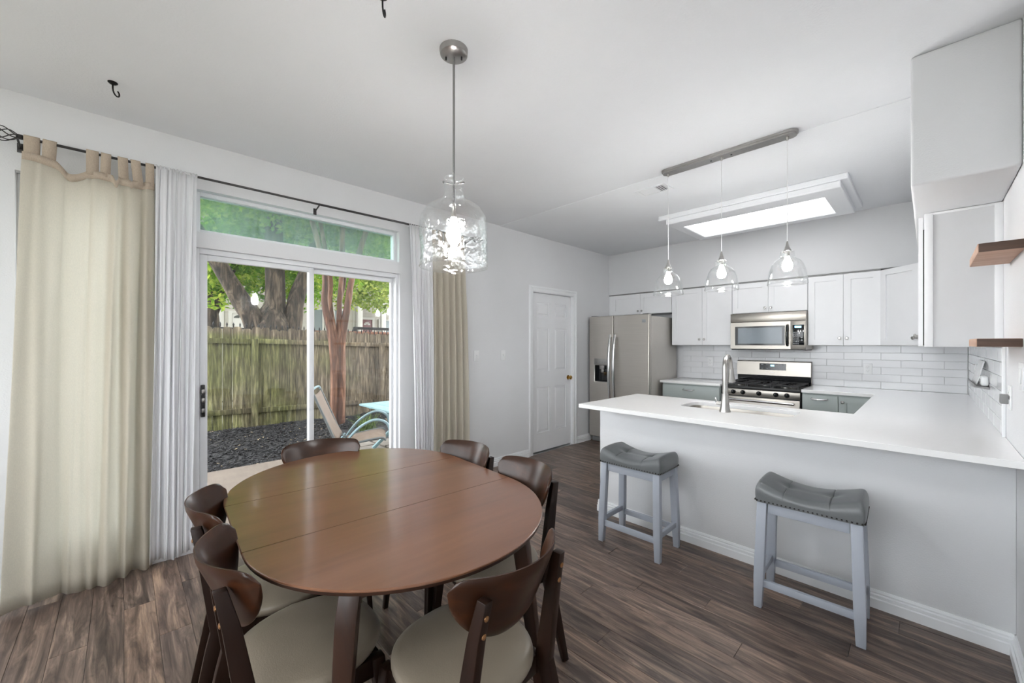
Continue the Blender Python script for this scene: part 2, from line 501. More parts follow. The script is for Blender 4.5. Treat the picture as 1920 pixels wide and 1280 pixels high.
def superpoly(a, b, e=2.0, n=32):
    out = []
    for i in range(n):
        t = 2 * PI * i / n
        c, s = math.cos(t), math.sin(t)
        out.append((a * math.copysign(abs(c) ** (2 / e), c), b * math.copysign(abs(s) ** (2 / e), s)))
    return out

def round_rect(x0, x1, y0, y1, r, n=5):
    out = []
    for cx, cy, a0 in ((x1 - r, y1 - r, 0), (x0 + r, y1 - r, PI / 2), (x0 + r, y0 + r, PI), (x1 - r, y0 + r, 1.5 * PI)):
        for k in range(n + 1):
            a = a0 + PI / 2 * k / n
            out.append((cx + r * math.cos(a), cy + r * math.sin(a)))
    return out

BASE = {}
def mesh_of(name, bm, m, angle=35):
    me = bpy.data.meshes.new(name)
    bm.to_mesh(me); bm.free()
    for p in me.polygons: p.use_smooth = True
    me.set_sharp_from_angle(angle=math.radians(angle))
    me.materials.append(MT[m] if isinstance(m, str) else m)
    return me

def tag(o, label=None, cat=None, group=None, kind=None):
    if label: o['label'] = label
    if cat: o['category'] = cat
    if group: o['group'] = group
    if kind: o['kind'] = kind
    return o

def obj(name, bm, m, parent=None, angle=35, **kw):
    """one mesh object; world coordinates unless its thing was made with local=True"""
    if parent is None:
        lo = Vector((min(v.co.x for v in bm.verts), min(v.co.y for v in bm.verts), min(v.co.z for v in bm.verts)))
        hi = Vector((max(v.co.x for v in bm.verts), max(v.co.y for v in bm.verts), max(v.co.z for v in bm.verts)))
        base = Vector(((lo.x + hi.x) / 2, (lo.y + hi.y) / 2, lo.z))
    else:
        base = BASE.get(parent.name)
    if base is not None:
        bmesh.ops.translate(bm, verts=bm.verts, vec=-base)
    o = bpy.data.objects.new(name, mesh_of(name, bm, m, angle))
    COL.objects.link(o)
    if parent is None:
        o.location = base
    else:
        o.parent = parent
    BASE[o.name] = base
    return tag(o, **kw)

def thing(name, label, cat, loc=(0, 0, 0), rotz=0.0, group=None, local=False, kind=None):
    o = bpy.data.objects.new(name, None)
    o.empty_display_size = 0.1
    COL.objects.link(o)
    o.location = loc
    o.rotation_euler = (0, 0, rotz)
    BASE[o.name] = None if local else Vector(loc)
    return tag(o, label, cat, group, kind)

def dup_tree(root, parent=None):
    c = root.copy()
    COL.objects.link(c)
    BASE[c.name] = BASE.get(root.name)
    if parent is not None:
        c.parent = parent
        c.matrix_parent_inverse = root.matrix_parent_inverse
    for ch in list(root.children):
        dup_tree(ch, c)
    return c
# ------------------------------------------------------------------ the room
XL, XR, YB, YR, H = -3.406, 0.275, 5.69, -2.3, 2.738
WT = 0.14                                   # wall thickness

def struct(name, bm, m, parent=None, **kw):
    o = obj(name, bm, m, parent, **kw)
    if parent is None: o['kind'] = 'structure'
    return o

# floor: dark base with loose planks laid along x
floor = struct('floor', box(BM(), XL - 0.02, XR + 0.02, YR, YB, -0.06, -0.011), 'floor_base')
PW, PL = 0.121, 1.22
plank_meshes = {}
def plank(x0, x1, y0, y1):
    L = round(x1 - x0, 3); W = round(y1 - y0, 3)
    if (L, W) not in plank_meshes:
        bm = box(BM(), -L / 2 + 0.0006, L / 2 - 0.0006, -W / 2 + 0.0006, W / 2 - 0.0006, -0.0105, 0.0)
        top = [e for e in bm.edges if all(v.co.z > -0.001 for v in e.verts)]
        bmesh.ops.bevel(bm, geom=top, offset=0.0012, segments=1, affect='EDGES')
        plank_meshes[(L, W)] = mesh_of('plank', bm, 'plank')
    o = bpy.data.objects.new('plank', plank_meshes[(L, W)])
    COL.objects.link(o)
    o.parent = floor
    o.location = Vector(((x0 + x1) / 2, (y0 + y1) / 2, 0)) - floor.location
y = -1.45
row = 0
cuts = [0.35, 1.0, 0.15, 0.7, 1.1, 0.5, 0.85]
while y < YB - 0.01:
    y1 = min(y + PW, YB)
    x = XL
    nxt = XL + cuts[row % 7] + 0.02 * (row % 3)
    while x < XR - 0.001:
        e = min(nxt, XR)
        if XR - e < 0.12: e = XR
        plank(x, e, y, y1)
        x = e; nxt = e + PL
    y = y1; row += 1

SEAM = 3.10
ceiling = struct('ceiling', box(BM(), XL - WT, XR + WT, YR - WT, SEAM, H, H + 0.12), 'ceiling')
struct('ceiling_kitchen', box(BM(), XL - WT, XR + WT, SEAM, YB + WT, H - 0.005, H + 0.12, 0.004), 'ceiling')

# left wall with glazed door, transom, side window and pantry door openings
DO = (0.35, 1.845, -0.02, 2.035)            # sliding door opening  (y0,y1,z0,z1)
TO = (0.35, 1.838, 2.14, 2.425)             # transom
WO = (-0.42, -0.03, 0.29, 2.32)             # window behind the beige curtain
PO = (3.645, 4.475, -0.02, 2.045)           # pantry door
LO = (-2.1, -0.85, 0.85, 2.5)              # unseen windows added behind the camera for fill light
QO = (-2.1, -0.55, 0.85, 2.5)
struct('wall_left', wall_panel(BM(), 'x', XL - WT, XL, YR - WT, YB + WT, -0.06, H, [DO, TO, WO, PO, LO]), 'wall')
struct('wall_back', wall_panel(BM(), 'y', YB, YB + WT, XL, XR, -0.06, H), 'wall')
struct('wall_right', wall_panel(BM(), 'x', XR, XR + WT, YR - WT, YB + WT, -0.06, H, [QO]), 'wall')
RO = (-3.25, 0.12, 0.85, 2.6)               # wide unseen window added behind the camera for fill light
struct('wall_rear', wall_panel(BM(), 'y', YR - WT, YR, XL, XR, -0.06, H, [RO]), 'wall')
# unseen storey above and wing beside the room, added to shade the yard
MT['stucco'] = mat('house_exterior', C(214, 206, 190), 0.9, var=0.05)
struct('wall_shade_storey', box(BM(), XL - WT, XR + 5, YR - WT, 14, H + 0.125, 6.0), 'stucco')
struct('wall_shade_wing', box(BM(), XL - WT, XR + 5, YB + WT + 0.002, 14, -0.3, H + 0.12), 'stucco')
# unseen panel behind the pantry door, there to keep daylight out
struct('wall_pantry', box(BM(), XL - WT - 0.06, XL - WT - 0.005, 3.5, 4.62, -0.06, 2.3), 'wall')

# soffits over the wall cabinets
SB, SZ = 5.36, 2.127
struct('wall_soffit_back', box(BM(), XL, -0.05, SB, YB, SZ, H, 0.006), 'wall')
struct('wall_soffit_right', box(BM(), -0.055, XR, 2.675, YB, SZ, H, 0.012, 3), 'wall')

# half wall of the peninsula
PX0, PY0, PY1, CT = -1.895, 2.852, 2.965, 0.915
struct('wall_peninsula', box(BM(), PX0, XR, PY0, PY1, -0.01, CT - 0.031, 0.004), 'wall')

# baseboards: stepped profile
def base_profile(d, h=0.092):
    return [(0, 0), (d, 0), (d, h * 0.52), (d * 0.62, h * 0.56), (d * 0.74, h * 0.64), (d * 0.74, h * 0.74), (d * 0.36, h * 0.79), (d * 0.5, h * 0.88), (d * 0.3, h), (0, h)]
def baseboard(bm, kind, at, a0, a1, sgn):
    pr = [(at + sgn * p, z) for p, z in base_profile(0.021)]
    prism(bm, pr, 'y' if kind == 'x' else 'x', a0, a1)
bm = BM()
for a0, a1 in ((YR, DO[0]), (DO[1], 3.572), (4.545, 4.86)):
    baseboard(bm, 'x', XL, a0, a1, 1)
struct('baseboard_left', bm, 'trim')
bm = BM(); baseboard(bm, 'y', PY0, PX0 - 0.014, XR, -1)
baseboard(bm, 'x', PX0, PY0 - 0.014, PY1, -1)
struct('baseboard_peninsula', bm, 'trim')
bm = BM(); baseboard(bm, 'x', XR, YR, PY0, -1)
struct('baseboard_right', bm, 'trim')
bm = BM(); baseboard(bm, 'y', YR, XL, XR, 1)
struct('baseboard_rear', bm, 'trim')

# ---- sliding glass door (door_1)
GX = XL - 0.085
d1 = thing('door_1', 'white framed sliding glass door opening onto the back yard', None, (GX, (DO[0] + DO[1]) / 2, 0), kind='structure')
bm = BM()
y0, y1, zt = DO[0], DO[1], DO[3]
box(bm, GX - 0.055, GX + 0.05, y0, y0 + 0.022, 0.0, zt, 0.002)
box(bm, GX - 0.055, GX + 0.05, y1 - 0.022, y1, 0.0, zt, 0.002)
box(bm, GX - 0.055, GX + 0.05, y0 + 0.022, y1 - 0.022, zt - 0.035, zt, 0.002)
box(bm, GX - 0.055, GX + 0.05, y0 + 0.022, y1 - 0.022, -0.01, 0.022, 0.002)
obj('door_frame', bm, 'vinyl', d1)
def sash(name, xc, a0, a1, z0, z1, wl, wr, wz=0.06):
    bm = BM()
    box(bm, xc - 0.016, xc + 0.016, a0, a0 + wl, z0, z1, 0.002)
    box(bm, xc - 0.016, xc + 0.016, a1 - wr, a1, z0, z1, 0.002)
    box(bm, xc - 0.016, xc + 0.016, a0 + wl, a1 - wr, z1 - wz * 0.6, z1, 0.002)
    box(bm, xc - 0.016, xc + 0.016, a0 + wl, a1 - wr, z0, z0 + wz, 0.002)
    s = obj(name, bm, 'vinyl', d1)
    obj('pane', box(BM(), xc - 0.003, xc + 0.003, a0 + wl - 0.004, a1 - wr + 0.004, z0 + wz - 0.004, z1 - wz * 0.6 + 0.004), 'pane', s)
    return s
s1 = sash('sliding_panel', GX + 0.022, 0.374, 1.105, 0.024, 1.998, 0.042, 0.034)
s2 = sash('fixed_panel', GX - 0.020, 1.078, 1.822, 0.024, 1.998, 0.045, 0.022)
bm = BM()
box(bm, GX + 0.039, GX + 0.058, 0.378, 0.402, 0.885, 1.105, 0.005)
obj('door_handle', bm, 'black_matte', s1)
bm = BM()
for z in (0.93, 1.0, 1.06): box(bm, GX + 0.058, GX + 0.062, 0.382, 0.398, z - 0.014, z + 0.014, 0.002)
obj('latch', bm, 'nickel', s1)

# ---- transom (window_1), side window (window_2), added rear fill window (fill_window_3)
def window(name, axis, t, a0, a1, z0, z1, fw, m, label, mull=()):
    mid = (a0 + a1) / 2
    w = thing(name, label, None, (t, mid, z0) if axis == 'x' else (mid, t, z0), kind='structure')
    def bx(bm, d, p, q, r, s, bev=0.002):
        if axis == 'x': box(bm, t - d, t + d, p, q, r, s, bev)
        else: box(bm, p, q, t - d, t + d, r, s, bev)
    bm = BM()
    bx(bm, 0.03, a0, a0 + fw, z0, z1); bx(bm, 0.03, a1 - fw, a1, z0, z1)
    bx(bm, 0.03, a0 + fw, a1 - fw, z1 - fw, z1); bx(bm, 0.03, a0 + fw, a1 - fw, z0, z0 + fw)
    for c in mull: bx(bm, 0.028, c - 0.02, c + 0.02, z0 + fw, z1 - fw)
    obj('window_frame', bm, 'vinyl', w)
    es = [a0 + fw] + [v for c in mull for v in (c - 0.02, c + 0.02)] + [a1 - fw]
    for p, q in zip(es[::2], es[1::2]):
        obj('pane', (lambda b: (bx(b, 0.003, p - 0.004, q + 0.004, z0 + fw - 0.004, z1 - fw + 0.004, 0), b)[1])(BM()), m, w)
    return w
window('window_1', 'x', XL - 0.085, TO[0], TO[1], TO[2], TO[3], 0.028, 'pane_dirty', 'long dusty transom window above the sliding glass door')
window('window_2', 'x', XL - 0.085, WO[0], WO[1], WO[2], WO[3], 0.035, 'pane', 'tall narrow window hidden behind the beige linen curtain')
window('fill_window_3', 'y', YR - 0.07, RO[0], RO[1], RO[2], RO[3], 0.05, 'pane', 'wide three-light window added for fill light in the wall behind the viewer', mull=(-2.13, -1.0))
window('fill_window_4', 'x', XL - 0.085, LO[0], LO[1], LO[2], LO[3], 0.045, 'pane', 'window added for fill light in the left wall behind the viewer')
window('fill_window_5', 'x', XR + 0.085, QO[0], QO[1], QO[2], QO[3], 0.045, 'pane', 'window added for fill light in the right wall behind the viewer')

# ---- six-panel pantry door (door_2) and its casing
bm = BM()
def casing(bm, p0, p1, zt, w=0.066):
    prof = lambda s, o: [(o, 0), (o - s * w, 0)]
    for a, b in ((p0 - w, p0 + 0.006), (p1 - 0.006, p1 + w)):
        box(bm, XL, XL + 0.012, a, b, 0, zt + w, 0.003)
        box(bm, XL, XL + 0.019, a + 0.006 if a < p0 else b - 0.03, a + 0.03 if a < p0 else b - 0.006, 0, zt + w - 0.006, 0.004)
    box(bm, XL, XL + 0.012, p0 - 0.006 + 0.012, p1 - 0.006, zt - 0.006, zt + w, 0.003)
    box(bm, XL, XL + 0.019, p0 - w + 0.03, p1 + w - 0.03, zt + w - 0.03, zt + w - 0.006, 0.004)
casing(bm, PO[0], PO[1], PO[3])
struct('trim_1', bm, 'trim', label='white moulded casing around the pantry door')
bm = BM()
box(bm, XL - WT, XL - 0.001, PO[0], PO[0] + 0.012, 0, PO[3]); box(bm, XL - WT, XL - 0.001, PO[1] - 0.012, PO[1], 0, PO[3])
box(bm, XL - WT, XL - 0.001, PO[0] + 0.012, PO[1] - 0.012, PO[3] - 0.012, PO[3])
struct('trim_2', bm, 'trim', label='white door jamb lining the pantry doorway')
DX = XL - 0.035
d2 = thing('door_2', 'white six-panel pantry door with brass knob', None, (DX, 4.06, 0), kind='structure')
da, db, dz0, dz1 = PO[0] + 0.015, PO[1] - 0.015, 0.015, PO[3] - 0.015
holes = []
mid = (da + db) / 2
cols = ((da + 0.105, mid - 0.055), (mid + 0.055, db - 0.105))
rows = ((0.25, 0.83), (1.035, 1.59), (1.735, 1.915))
for ca, cb in cols:
    for ra, rb in rows:
        holes.append((ca, cb, ra, rb))
obj('door_slab', wall_panel(BM(), 'x', DX - 0.03, DX, da, db, dz0, dz1, holes), 'door', d2)
for ca, cb, ra, rb in holes:
    bm = BM()
    box(bm, DX - 0.025, DX - 0.012, ca, cb, ra, rb)
    # sloped field of a raised panel
    m_ = 0.035
    lo = [bm.verts.new((DX - 0.012, p, q)) for p, q in ((ca + 0.008, ra + 0.008), (cb - 0.008, ra + 0.008), (cb - 0.008, rb - 0.008), (ca + 0.008, rb - 0.008))]
    hi = [bm.verts.new((DX - 0.003, p, q)) for p, q in ((ca + m_, ra + m_), (cb - m_, ra + m_), (cb - m_, rb - m_), (ca + m_, rb - m_))]
    for k in range(4): bm.faces.new((lo[k], lo[(k + 1) % 4], hi[(k + 1) % 4], hi[k]))
    bm.faces.new(hi)
    bmesh.ops.recalc_face_normals(bm, faces=bm.faces)
    obj('door_panel', bm, 'door', d2, angle=15)
def knob_x(bm, x, y, z, r, s=1):
    pr = [(0.45, 0), (1.1, 0.0), (1.1, 0.12), (0.42, 0.22), (0.36, 0.9), (0.8, 1.15), (1.0, 1.5), (0.95, 1.9), (0.6, 2.15), (0.0, 2.2)]
    n0 = len(bm.verts)
    lathe(bm, [(a * r, b * r) for a, b in pr], seg=20)
    bm.verts.ensure_lookup_table()
    for v in bm.verts[n0:]:
        v.co = Vector((x + s * v.co.z, y + v.co.x, z + v.co.y))
    bmesh.ops.recalc_face_normals(bm, faces=bm.faces)
    return bm
obj('door_knob', knob_x(BM(), DX, 4.40, 0.925, 0.028), 'brass', d2, label='polished brass door knob')

# ---- backsplash tiles
TH, TW, TZ0 = 0.0752, 0.300, CT
bs = struct('wall_back_backsplash', box(BM(), -2.40, XR, YB - 0.006, YB - 0.0005, CT, 1.368), 'grout', label='white glossy running-bond tile backsplash along the range wall')
bs2 = struct('wall_right_backsplash', box(BM(), XR - 0.006, XR - 0.0005, 3.20, YB - 0.006, CT, 1.368), 'grout', label='white glossy tile backsplash on the side wall beside the shelves')
tile_meshes = {}
def tile(parent, axis, a0, a1, z0, z1):
    L, W = round(a1 - a0, 3), round(z1 - z0, 3)
    k = (axis, L, W)
    if k not in tile_meshes:
        g = 0.0012
        bm = box(BM(), -L / 2 + g, L / 2 - g, -0.004, 0.003, -W / 2 + g, W / 2 - g) if axis == 'y' else box(BM(), -0.004, 0.003, -L / 2 + g, L / 2 - g, -W / 2 + g, W / 2 - g)
        bmesh.ops.bevel(bm, geom=bm.edges[:], offset=0.0015, segments=1, affect='EDGES')
        tile_meshes[k] = mesh_of('tile', bm, 'tile')
    o = bpy.data.objects.new('tile', tile_meshes[k]); COL.objects.link(o)
    o.parent = parent
    c = (a0 + a1) / 2
    o.location = (Vector((c, YB - 0.007, (z0 + z1) / 2)) if axis == 'y' else Vector((XR - 0.007, c, (z0 + z1) / 2))) - parent.location
for r_ in range(6):
    z0 = TZ0 + r_ * TH; z1 = min(z0 + TH, 1.368)
    for par, ax, s0, s1 in ((bs, 'y', -2.40, XR - 0.012), (bs2, 'x', 3.20, YB - 0.012)):
        # running bond measured from the far right corner
        e = s1
        w = TW * (0.5 if r_ % 2 else 1.0)
        while e > s0 + 0.02:
            b0 = max(e - w, s0)
            if b0 - s0 < 0.03: b0 = s0
            tile(par, ax, b0, e, z0, z1)
            e = b0; w = TW
struct('trim_3', box(BM(), XR - 0.014, XR - 0.0005, 3.188, 3.2, CT, 1.368, 0.003), 'trim', label='white vertical trim strip ending the side wall tiles')
# ------------------------------------------------------------------ kitchen
def shaker(name, parent, axis, t, sgn, a0, a1, z0, z1, m, fw=0.058, th=0.019):
    """five-piece door facing along axis; t = carcass face, sgn = outward direction"""
    bm = BM()
    hole = (a0 + fw, a1 - fw, z0 + fw, z1 - fw)
    wall_panel(bm, axis, min(t, t + sgn * th), max(t, t + sgn * th), a0, a1, z0, z1, [hole])
    d = obj(name, bm, m, parent)
    bm = BM()
    p = (min(t, t + sgn * 0.009), max(t, t + sgn * 0.009))
    e = 0.0005
    if axis == 'x': box(bm, p[0], p[1], hole[0] - e, hole[1] + e, hole[2] - e, hole[3] + e)
    else: box(bm, hole[0] - e, hole[1] + e, p[0], p[1], hole[2] - e, hole[3] + e)
    obj('door_panel', bm, m, d)
    return d

def cab_knob(parent, p, direction, r=0.0145):
    bm = BM()
    pr = [(0.4, 0), (0.4, 0.9), (0.95, 1.25), (1.0, 1.6), (0.7, 1.95), (0.0, 2.0)]
    lathe(bm, [(a * r, b * r) for a, b in pr], seg=16)
    q = Vector((0, 0, 1)).rotation_difference(Vector(direction))
    for v in bm.verts: v.co = q @ v.co + Vector(p)
    obj('knob', bm, 'nickel', parent)

def wall_cabinet(label, x0, x1, z0, z1, yf, split, kz=0.075):
    t = thing('wall_cabinet', label, 'cabinet', ((x0 + x1) / 2, (yf + YB) / 2, z0), group='white wall cabinets')
    obj('body', box(BM(), x0 + 0.001, x1 - 0.001, yf, YB - 0.008, z0, z1), 'cabinet_white', t)
    for i, (a, b) in enumerate(((x0 + 0.004, split - 0.0015), (split + 0.0015, x1 - 0.004))):
        d = shaker('door', t, 'y', yf - 0.001, -1, a, b, z0 + 0.003, z1 - 0.004, 'cabinet_white')
        kx = b - 0.028 if i == 0 else a + 0.028
        cab_knob(d, (kx, yf - 0.019, z0 + kz), (0, -1, 0))
    return t

YF = 5.385
CZ0, CZ1 = 1.368, 2.112
wall_cabinet('short white two-door cabinet above the refrigerator', -3.35, -2.42, 1.815, CZ1, YF, -2.885, 0.045)
wall_cabinet('white two-door wall cabinet between the refrigerator and the microwave', -2.42, -1.665, CZ0, CZ1, YF, -2.022)
wall_cabinet('short white two-door cabinet directly above the microwave', -1.665, -0.908, 1.752, CZ1, YF, -1.283, 0.05)
wall_cabinet('white two-door wall cabinet right of the microwave', -0.908, -0.315, CZ0, CZ1, YF, -0.607)
struct('trim_4', box(BM(), XL + 0.001, -3.351, YF - 0.012, YB - 0.01, 1.815, CZ1), 'cabinet_white', label='white filler strip beside the cabinet over the refrigerator')
# dark strip standing in for the shadow line under the back soffit
struct('shadow_strip', box(BM(), XL + 0.001, -0.32, SB + 0.012, SB + 0.09, CZ1 + 0.001, SZ), 'plate_dark', label='dark strip painted as the shadow line between wall cabinets and soffit')

# diagonal corner cabinet
t = thing('corner_wall_cabinet', 'white diagonal corner wall cabinet with one door and a dark knob', 'cabinet', (0.05, 5.45, CZ0), group='white wall cabinets')
pa, pb = Vector((-0.314, YF)), Vector((-0.038, 5.10))
obj('body', prism(BM(), [(pa.x, pa.y), (pb.x, pb.y), (XR - 0.008, 5.10), (XR - 0.008, YB - 0.008), (pa.x, YB - 0.008)], 'z', CZ0, CZ1), 'cabinet_white', t)
dd = (pb - pa); L = dd.length; ux = dd.normalized(); nn = Vector((ux.y, -ux.x))
def diag(bm):
    for v in bm.verts:
        s, o, z = v.co
        q = pa + ux * s + nn * o
        v.co = Vector((q.x, q.y, z))
    bmesh.ops.recalc_face_normals(bm, faces=bm.faces)
    return bm
fw = 0.058
bm = BM(); wall_panel(bm, 'y', 0.001, 0.02, 0.006, L - 0.006, CZ0 + 0.003, CZ1 - 0.004, [(0.006 + fw, L - 0.006 - fw, CZ0 + fw, CZ1 - fw)])
d = obj('door', diag(bm), 'cabinet_white', t)
bm = box(BM(), 0.006 + fw, L - 0.006 - fw, 0.001, 0.01, CZ0 + fw, CZ1 - fw)
obj('door_panel', diag(bm), 'cabinet_white', d)
q = pa + ux * (L - 0.034) + nn * 0.02
cab_knob(d, (q.x, q.y, CZ0 + 0.07), (nn.x, nn.y, 0), 0.016)

# cabinet on the side wall under the soffit: we look at its end
t = thing('side_wall_cabinet', 'white wall cabinet under the right soffit showing its flat end panel', 'cabinet', (0.12, 4.2, CZ0), group='white wall cabinets')
CX, CY0, CY1 = -0.012, 3.285, 5.097
obj('body', box(BM(), CX, XR - 0.008, CY0 + 0.004, CY1, CZ0, SZ - 0.001), 'cabinet_white', t)
bm = BM()
box(bm, CX - 0.001, CX + 0.034, CY0 - 0.006, CY0 + 0.003, CZ0, SZ - 0.004, 0.0015)
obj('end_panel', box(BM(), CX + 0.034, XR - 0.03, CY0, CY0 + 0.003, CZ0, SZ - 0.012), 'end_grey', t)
box(bm, XR - 0.03, XR - 0.0006, CY0 - 0.006, CY0 + 0.003, CZ0 + 0.001, SZ - 0.004, 0.0015)
box(bm, CX + 0.034, XR - 0.03, CY0 - 0.005, CY0 + 0.003, SZ - 0.016, SZ - 0.004, 0.001)
obj('end_frame', bm, 'cabinet_white', t)
obj('gap_strip', box(BM(), CX - 0.006, CX, CY0 + 0.006, CY1, CZ0 + 0.01, SZ - 0.09), 'dark_gap', t)  # dark strip standing in for the shade in the door gap
n = 4
for i in range(n):
    a = CY0 + 0.004 + (CY1 - CY0 - 0.008) * i / n; b = CY0 + 0.004 + (CY1 - CY0 - 0.008) * (i + 1) / n
    d = shaker('door', t, 'x', CX - 0.006, -1, a + 0.002, b - 0.002, CZ0 + 0.003, SZ - 0.02, 'cabinet_white')
    if i > 0: cab_knob(d, (CX - 0.025, b - 0.03 if i % 2 == 0 else a + 0.03, CZ0 + 0.07), (-1, 0, 0))

# ---- base cabinets
def pull(parent, x, y, z, w=0.13):
    bm = BM()
    tube(bm, smooth_path([(x - w / 2, y, z + 0.004), (x - w / 2 + 0.006, y - 0.022, z), (x, y - 0.03, z - 0.003), (x + w / 2 - 0.006, y - 0.022, z), (x + w / 2, y, z + 0.004)], 5), 0.0068, 8)
    obj('handle', bm, 'chrome', parent)
FY = 5.06
t = thing('base_cabinet', 'grey-green base cabinet with drawer between refrigerator and range', 'cabinet', (-2.05, 5.35, 0), group='grey-green base cabinets')
obj('body', box(BM(), -2.40, -1.70, FY + 0.001, YB - 0.002, 0.1, CT - 0.031), 'sage', t)
obj('toe_kick', box(BM(), -2.40, -1.70, FY + 0.06, YB - 0.002, 0.001, 0.1), 'dark_gap', t)
d = obj('drawer', box(BM(), -2.395, -1.705, FY - 0.019, FY, 0.70, 0.866, 0.002), 'sage', t)
pull(d, -2.06, FY - 0.019, 0.815)
for a, b, k in ((-2.395, -2.052, 1), (-2.048, -1.705, 0)):
    d = shaker('door', t, 'y', FY, -1, a, b, 0.105, 0.692, 'sage')
    cab_knob(d, (b - 0.03 if k else a + 0.03, FY - 0.019, 0.64), (0, -1, 0))
t = thing('base_cabinet', 'grey-green base cabinet with drawer and door right of the range', 'cabinet', (-0.4, 5.35, 0), group='grey-green base cabinets')
obj('body', box(BM(), -0.903, XR - 0.002, FY + 0.001, YB - 0.002, 0.1, CT - 0.031), 'sage', t)
obj('toe_kick', box(BM(), -0.903, XR - 0.002, FY + 0.06, YB - 0.002, 0.001, 0.1), 'dark_gap', t)
d = obj('drawer', box(BM(), -0.898, -0.612, FY - 0.019, FY, 0.70, 0.866, 0.002), 'sage', t)
pull(d, -0.756, FY - 0.019, 0.828)
d = obj('drawer', box(BM(), -0.898, -0.612, FY - 0.019, FY, 0.40, 0.692, 0.002), 'sage', t); pull(d, -0.756, FY - 0.019, 0.62)
d = obj('drawer', box(BM(), -0.898, -0.612, FY - 0.019, FY, 0.105, 0.392, 0.002), 'sage', t); pull(d, -0.756, FY - 0.019, 0.32)
d = shaker('door', t, 'y', FY, -1, -0.604, -0.325, 0.105, 0.866, 'sage')
cab_knob(d, (-0.574, FY - 0.019, 0.815), (0, -1, 0))
t = thing('base_cabinet', 'grey-green base cabinet run under the right arm of the counter', 'cabinet', (-0.03, 4.25, 0), group='grey-green base cabinets')
obj('body', box(BM(), -0.30, XR - 0.002, 3.53, FY - 0.002, 0.1, CT - 0.031), 'sage', t)
obj('toe_kick', box(BM(), -0.24, XR - 0.002, 3.53, FY - 0.002, 0.001, 0.1), 'dark_gap', t)
for a, b in ((3.55, 4.03), (4.04, 4.52), (4.53, 5.02)): shaker('door', t, 'x', -0.301, -1, a, b, 0.105, 0.866, 'sage')
t = thing('base_cabinet', 'grey-green sink cabinet behind the peninsula half wall', 'cabinet', (-0.9, 3.2, 0), group='grey-green base cabinets')
bm = BM()
box(bm, PX0 + 0.005, -1.40, PY1 + 0.001, 3.44, 0.1, CT - 0.031)
box(bm, -1.40, -0.52, PY1 + 0.001, 3.44, 0.1, 0.62)
box(bm, -0.52, XR - 0.002, PY1 + 0.001, 3.44, 0.1, CT - 0.031)
box(bm, -1.40, -0.52, 3.42, 3.44, 0.62, CT - 0.031)
obj('body', bm, 'sage', t)
obj('toe_kick', box(BM(), PX0 + 0.005, XR - 0.002, PY1 + 0.001, 3.38, 0.001, 0.1), 'dark_gap', t)
for a, b in ((-1.885, -1.41), (-1.40, -0.965), (-0.955, -0.52), (-0.51, -0.34)): shaker('door', t, 'y', 3.441, 1, a, b, 0.105, 0.866, 'sage', fw=0.05)

# ---- quartz worktops
sink_hole = round_rect(-1.325, -0.605, 3.045, 3.385, 0.07, 6)
bm = slab(BM(), [(-1.905, 2.5685), (XR - 0.001, 2.5685), (XR - 0.001, YB - 0.0125), (-0.906, YB - 0.0125), (-0.906, 5.025), (-0.345, 5.025), (-0.345, 3.525), (-1.905, 3.485)], CT - 0.030, CT, [sink_hole])
w = obj('worktop', bm, 'quartz', None, label='white quartz worktop wrapping the peninsula, side wall and range corner', cat='worktop')
m_ = w.modifiers.new('edge', 'BEVEL'); m_.width = 0.002; m_.segments = 2; m_.limit_method = 'ANGLE'
w = obj('worktop', box(BM(), -2.425, -1.690, 5.025, YB - 0.0125, CT - 0.030, CT, 0.002), 'quartz', None, label='short white quartz worktop between refrigerator and range', cat='worktop')

# ---- undermount sink
t = thing('kitchen_sink', 'stainless undermount sink set into the peninsula worktop', 'sink', (-0.965, 3.215, 0.66))
bm = BM()
loops = []
for grow, z, r in ((0.012, CT - 0.031, 0.075), (0.0, CT - 0.031, 0.07), (-0.004, CT - 0.06, 0.07), (-0.02, 0.70, 0.065), (-0.05, 0.685, 0.05)):
    loops.append([bm.verts.new((x, y, z)) for x, y in round_rect(-1.325 - grow, -0.605 + grow, 3.045 - grow, 3.385 + grow, r, 6)])
for a, b in zip(loops, loops[1:]):
    k = len(a)
    for i in range(k): bm.faces.new((a[i], b[i], b[(i + 1) % k], a[(i + 1) % k]))
bm.faces.new(loops[-1])
bmesh.ops.recalc_face_normals(bm, faces=bm.faces)
so = obj('basin', bm, 'stainless', t)
md = so.modifiers.new('steel', 'SOLIDIFY'); md.thickness = 0.0015; md.offset = 1
obj('drain', lathe(BM(), [(0.04, 0.686), (0.045, 0.689), (0.03, 0.690), (0.0, 0.688)], -0.965, 3.26, 0, 20), 'nickel', t)

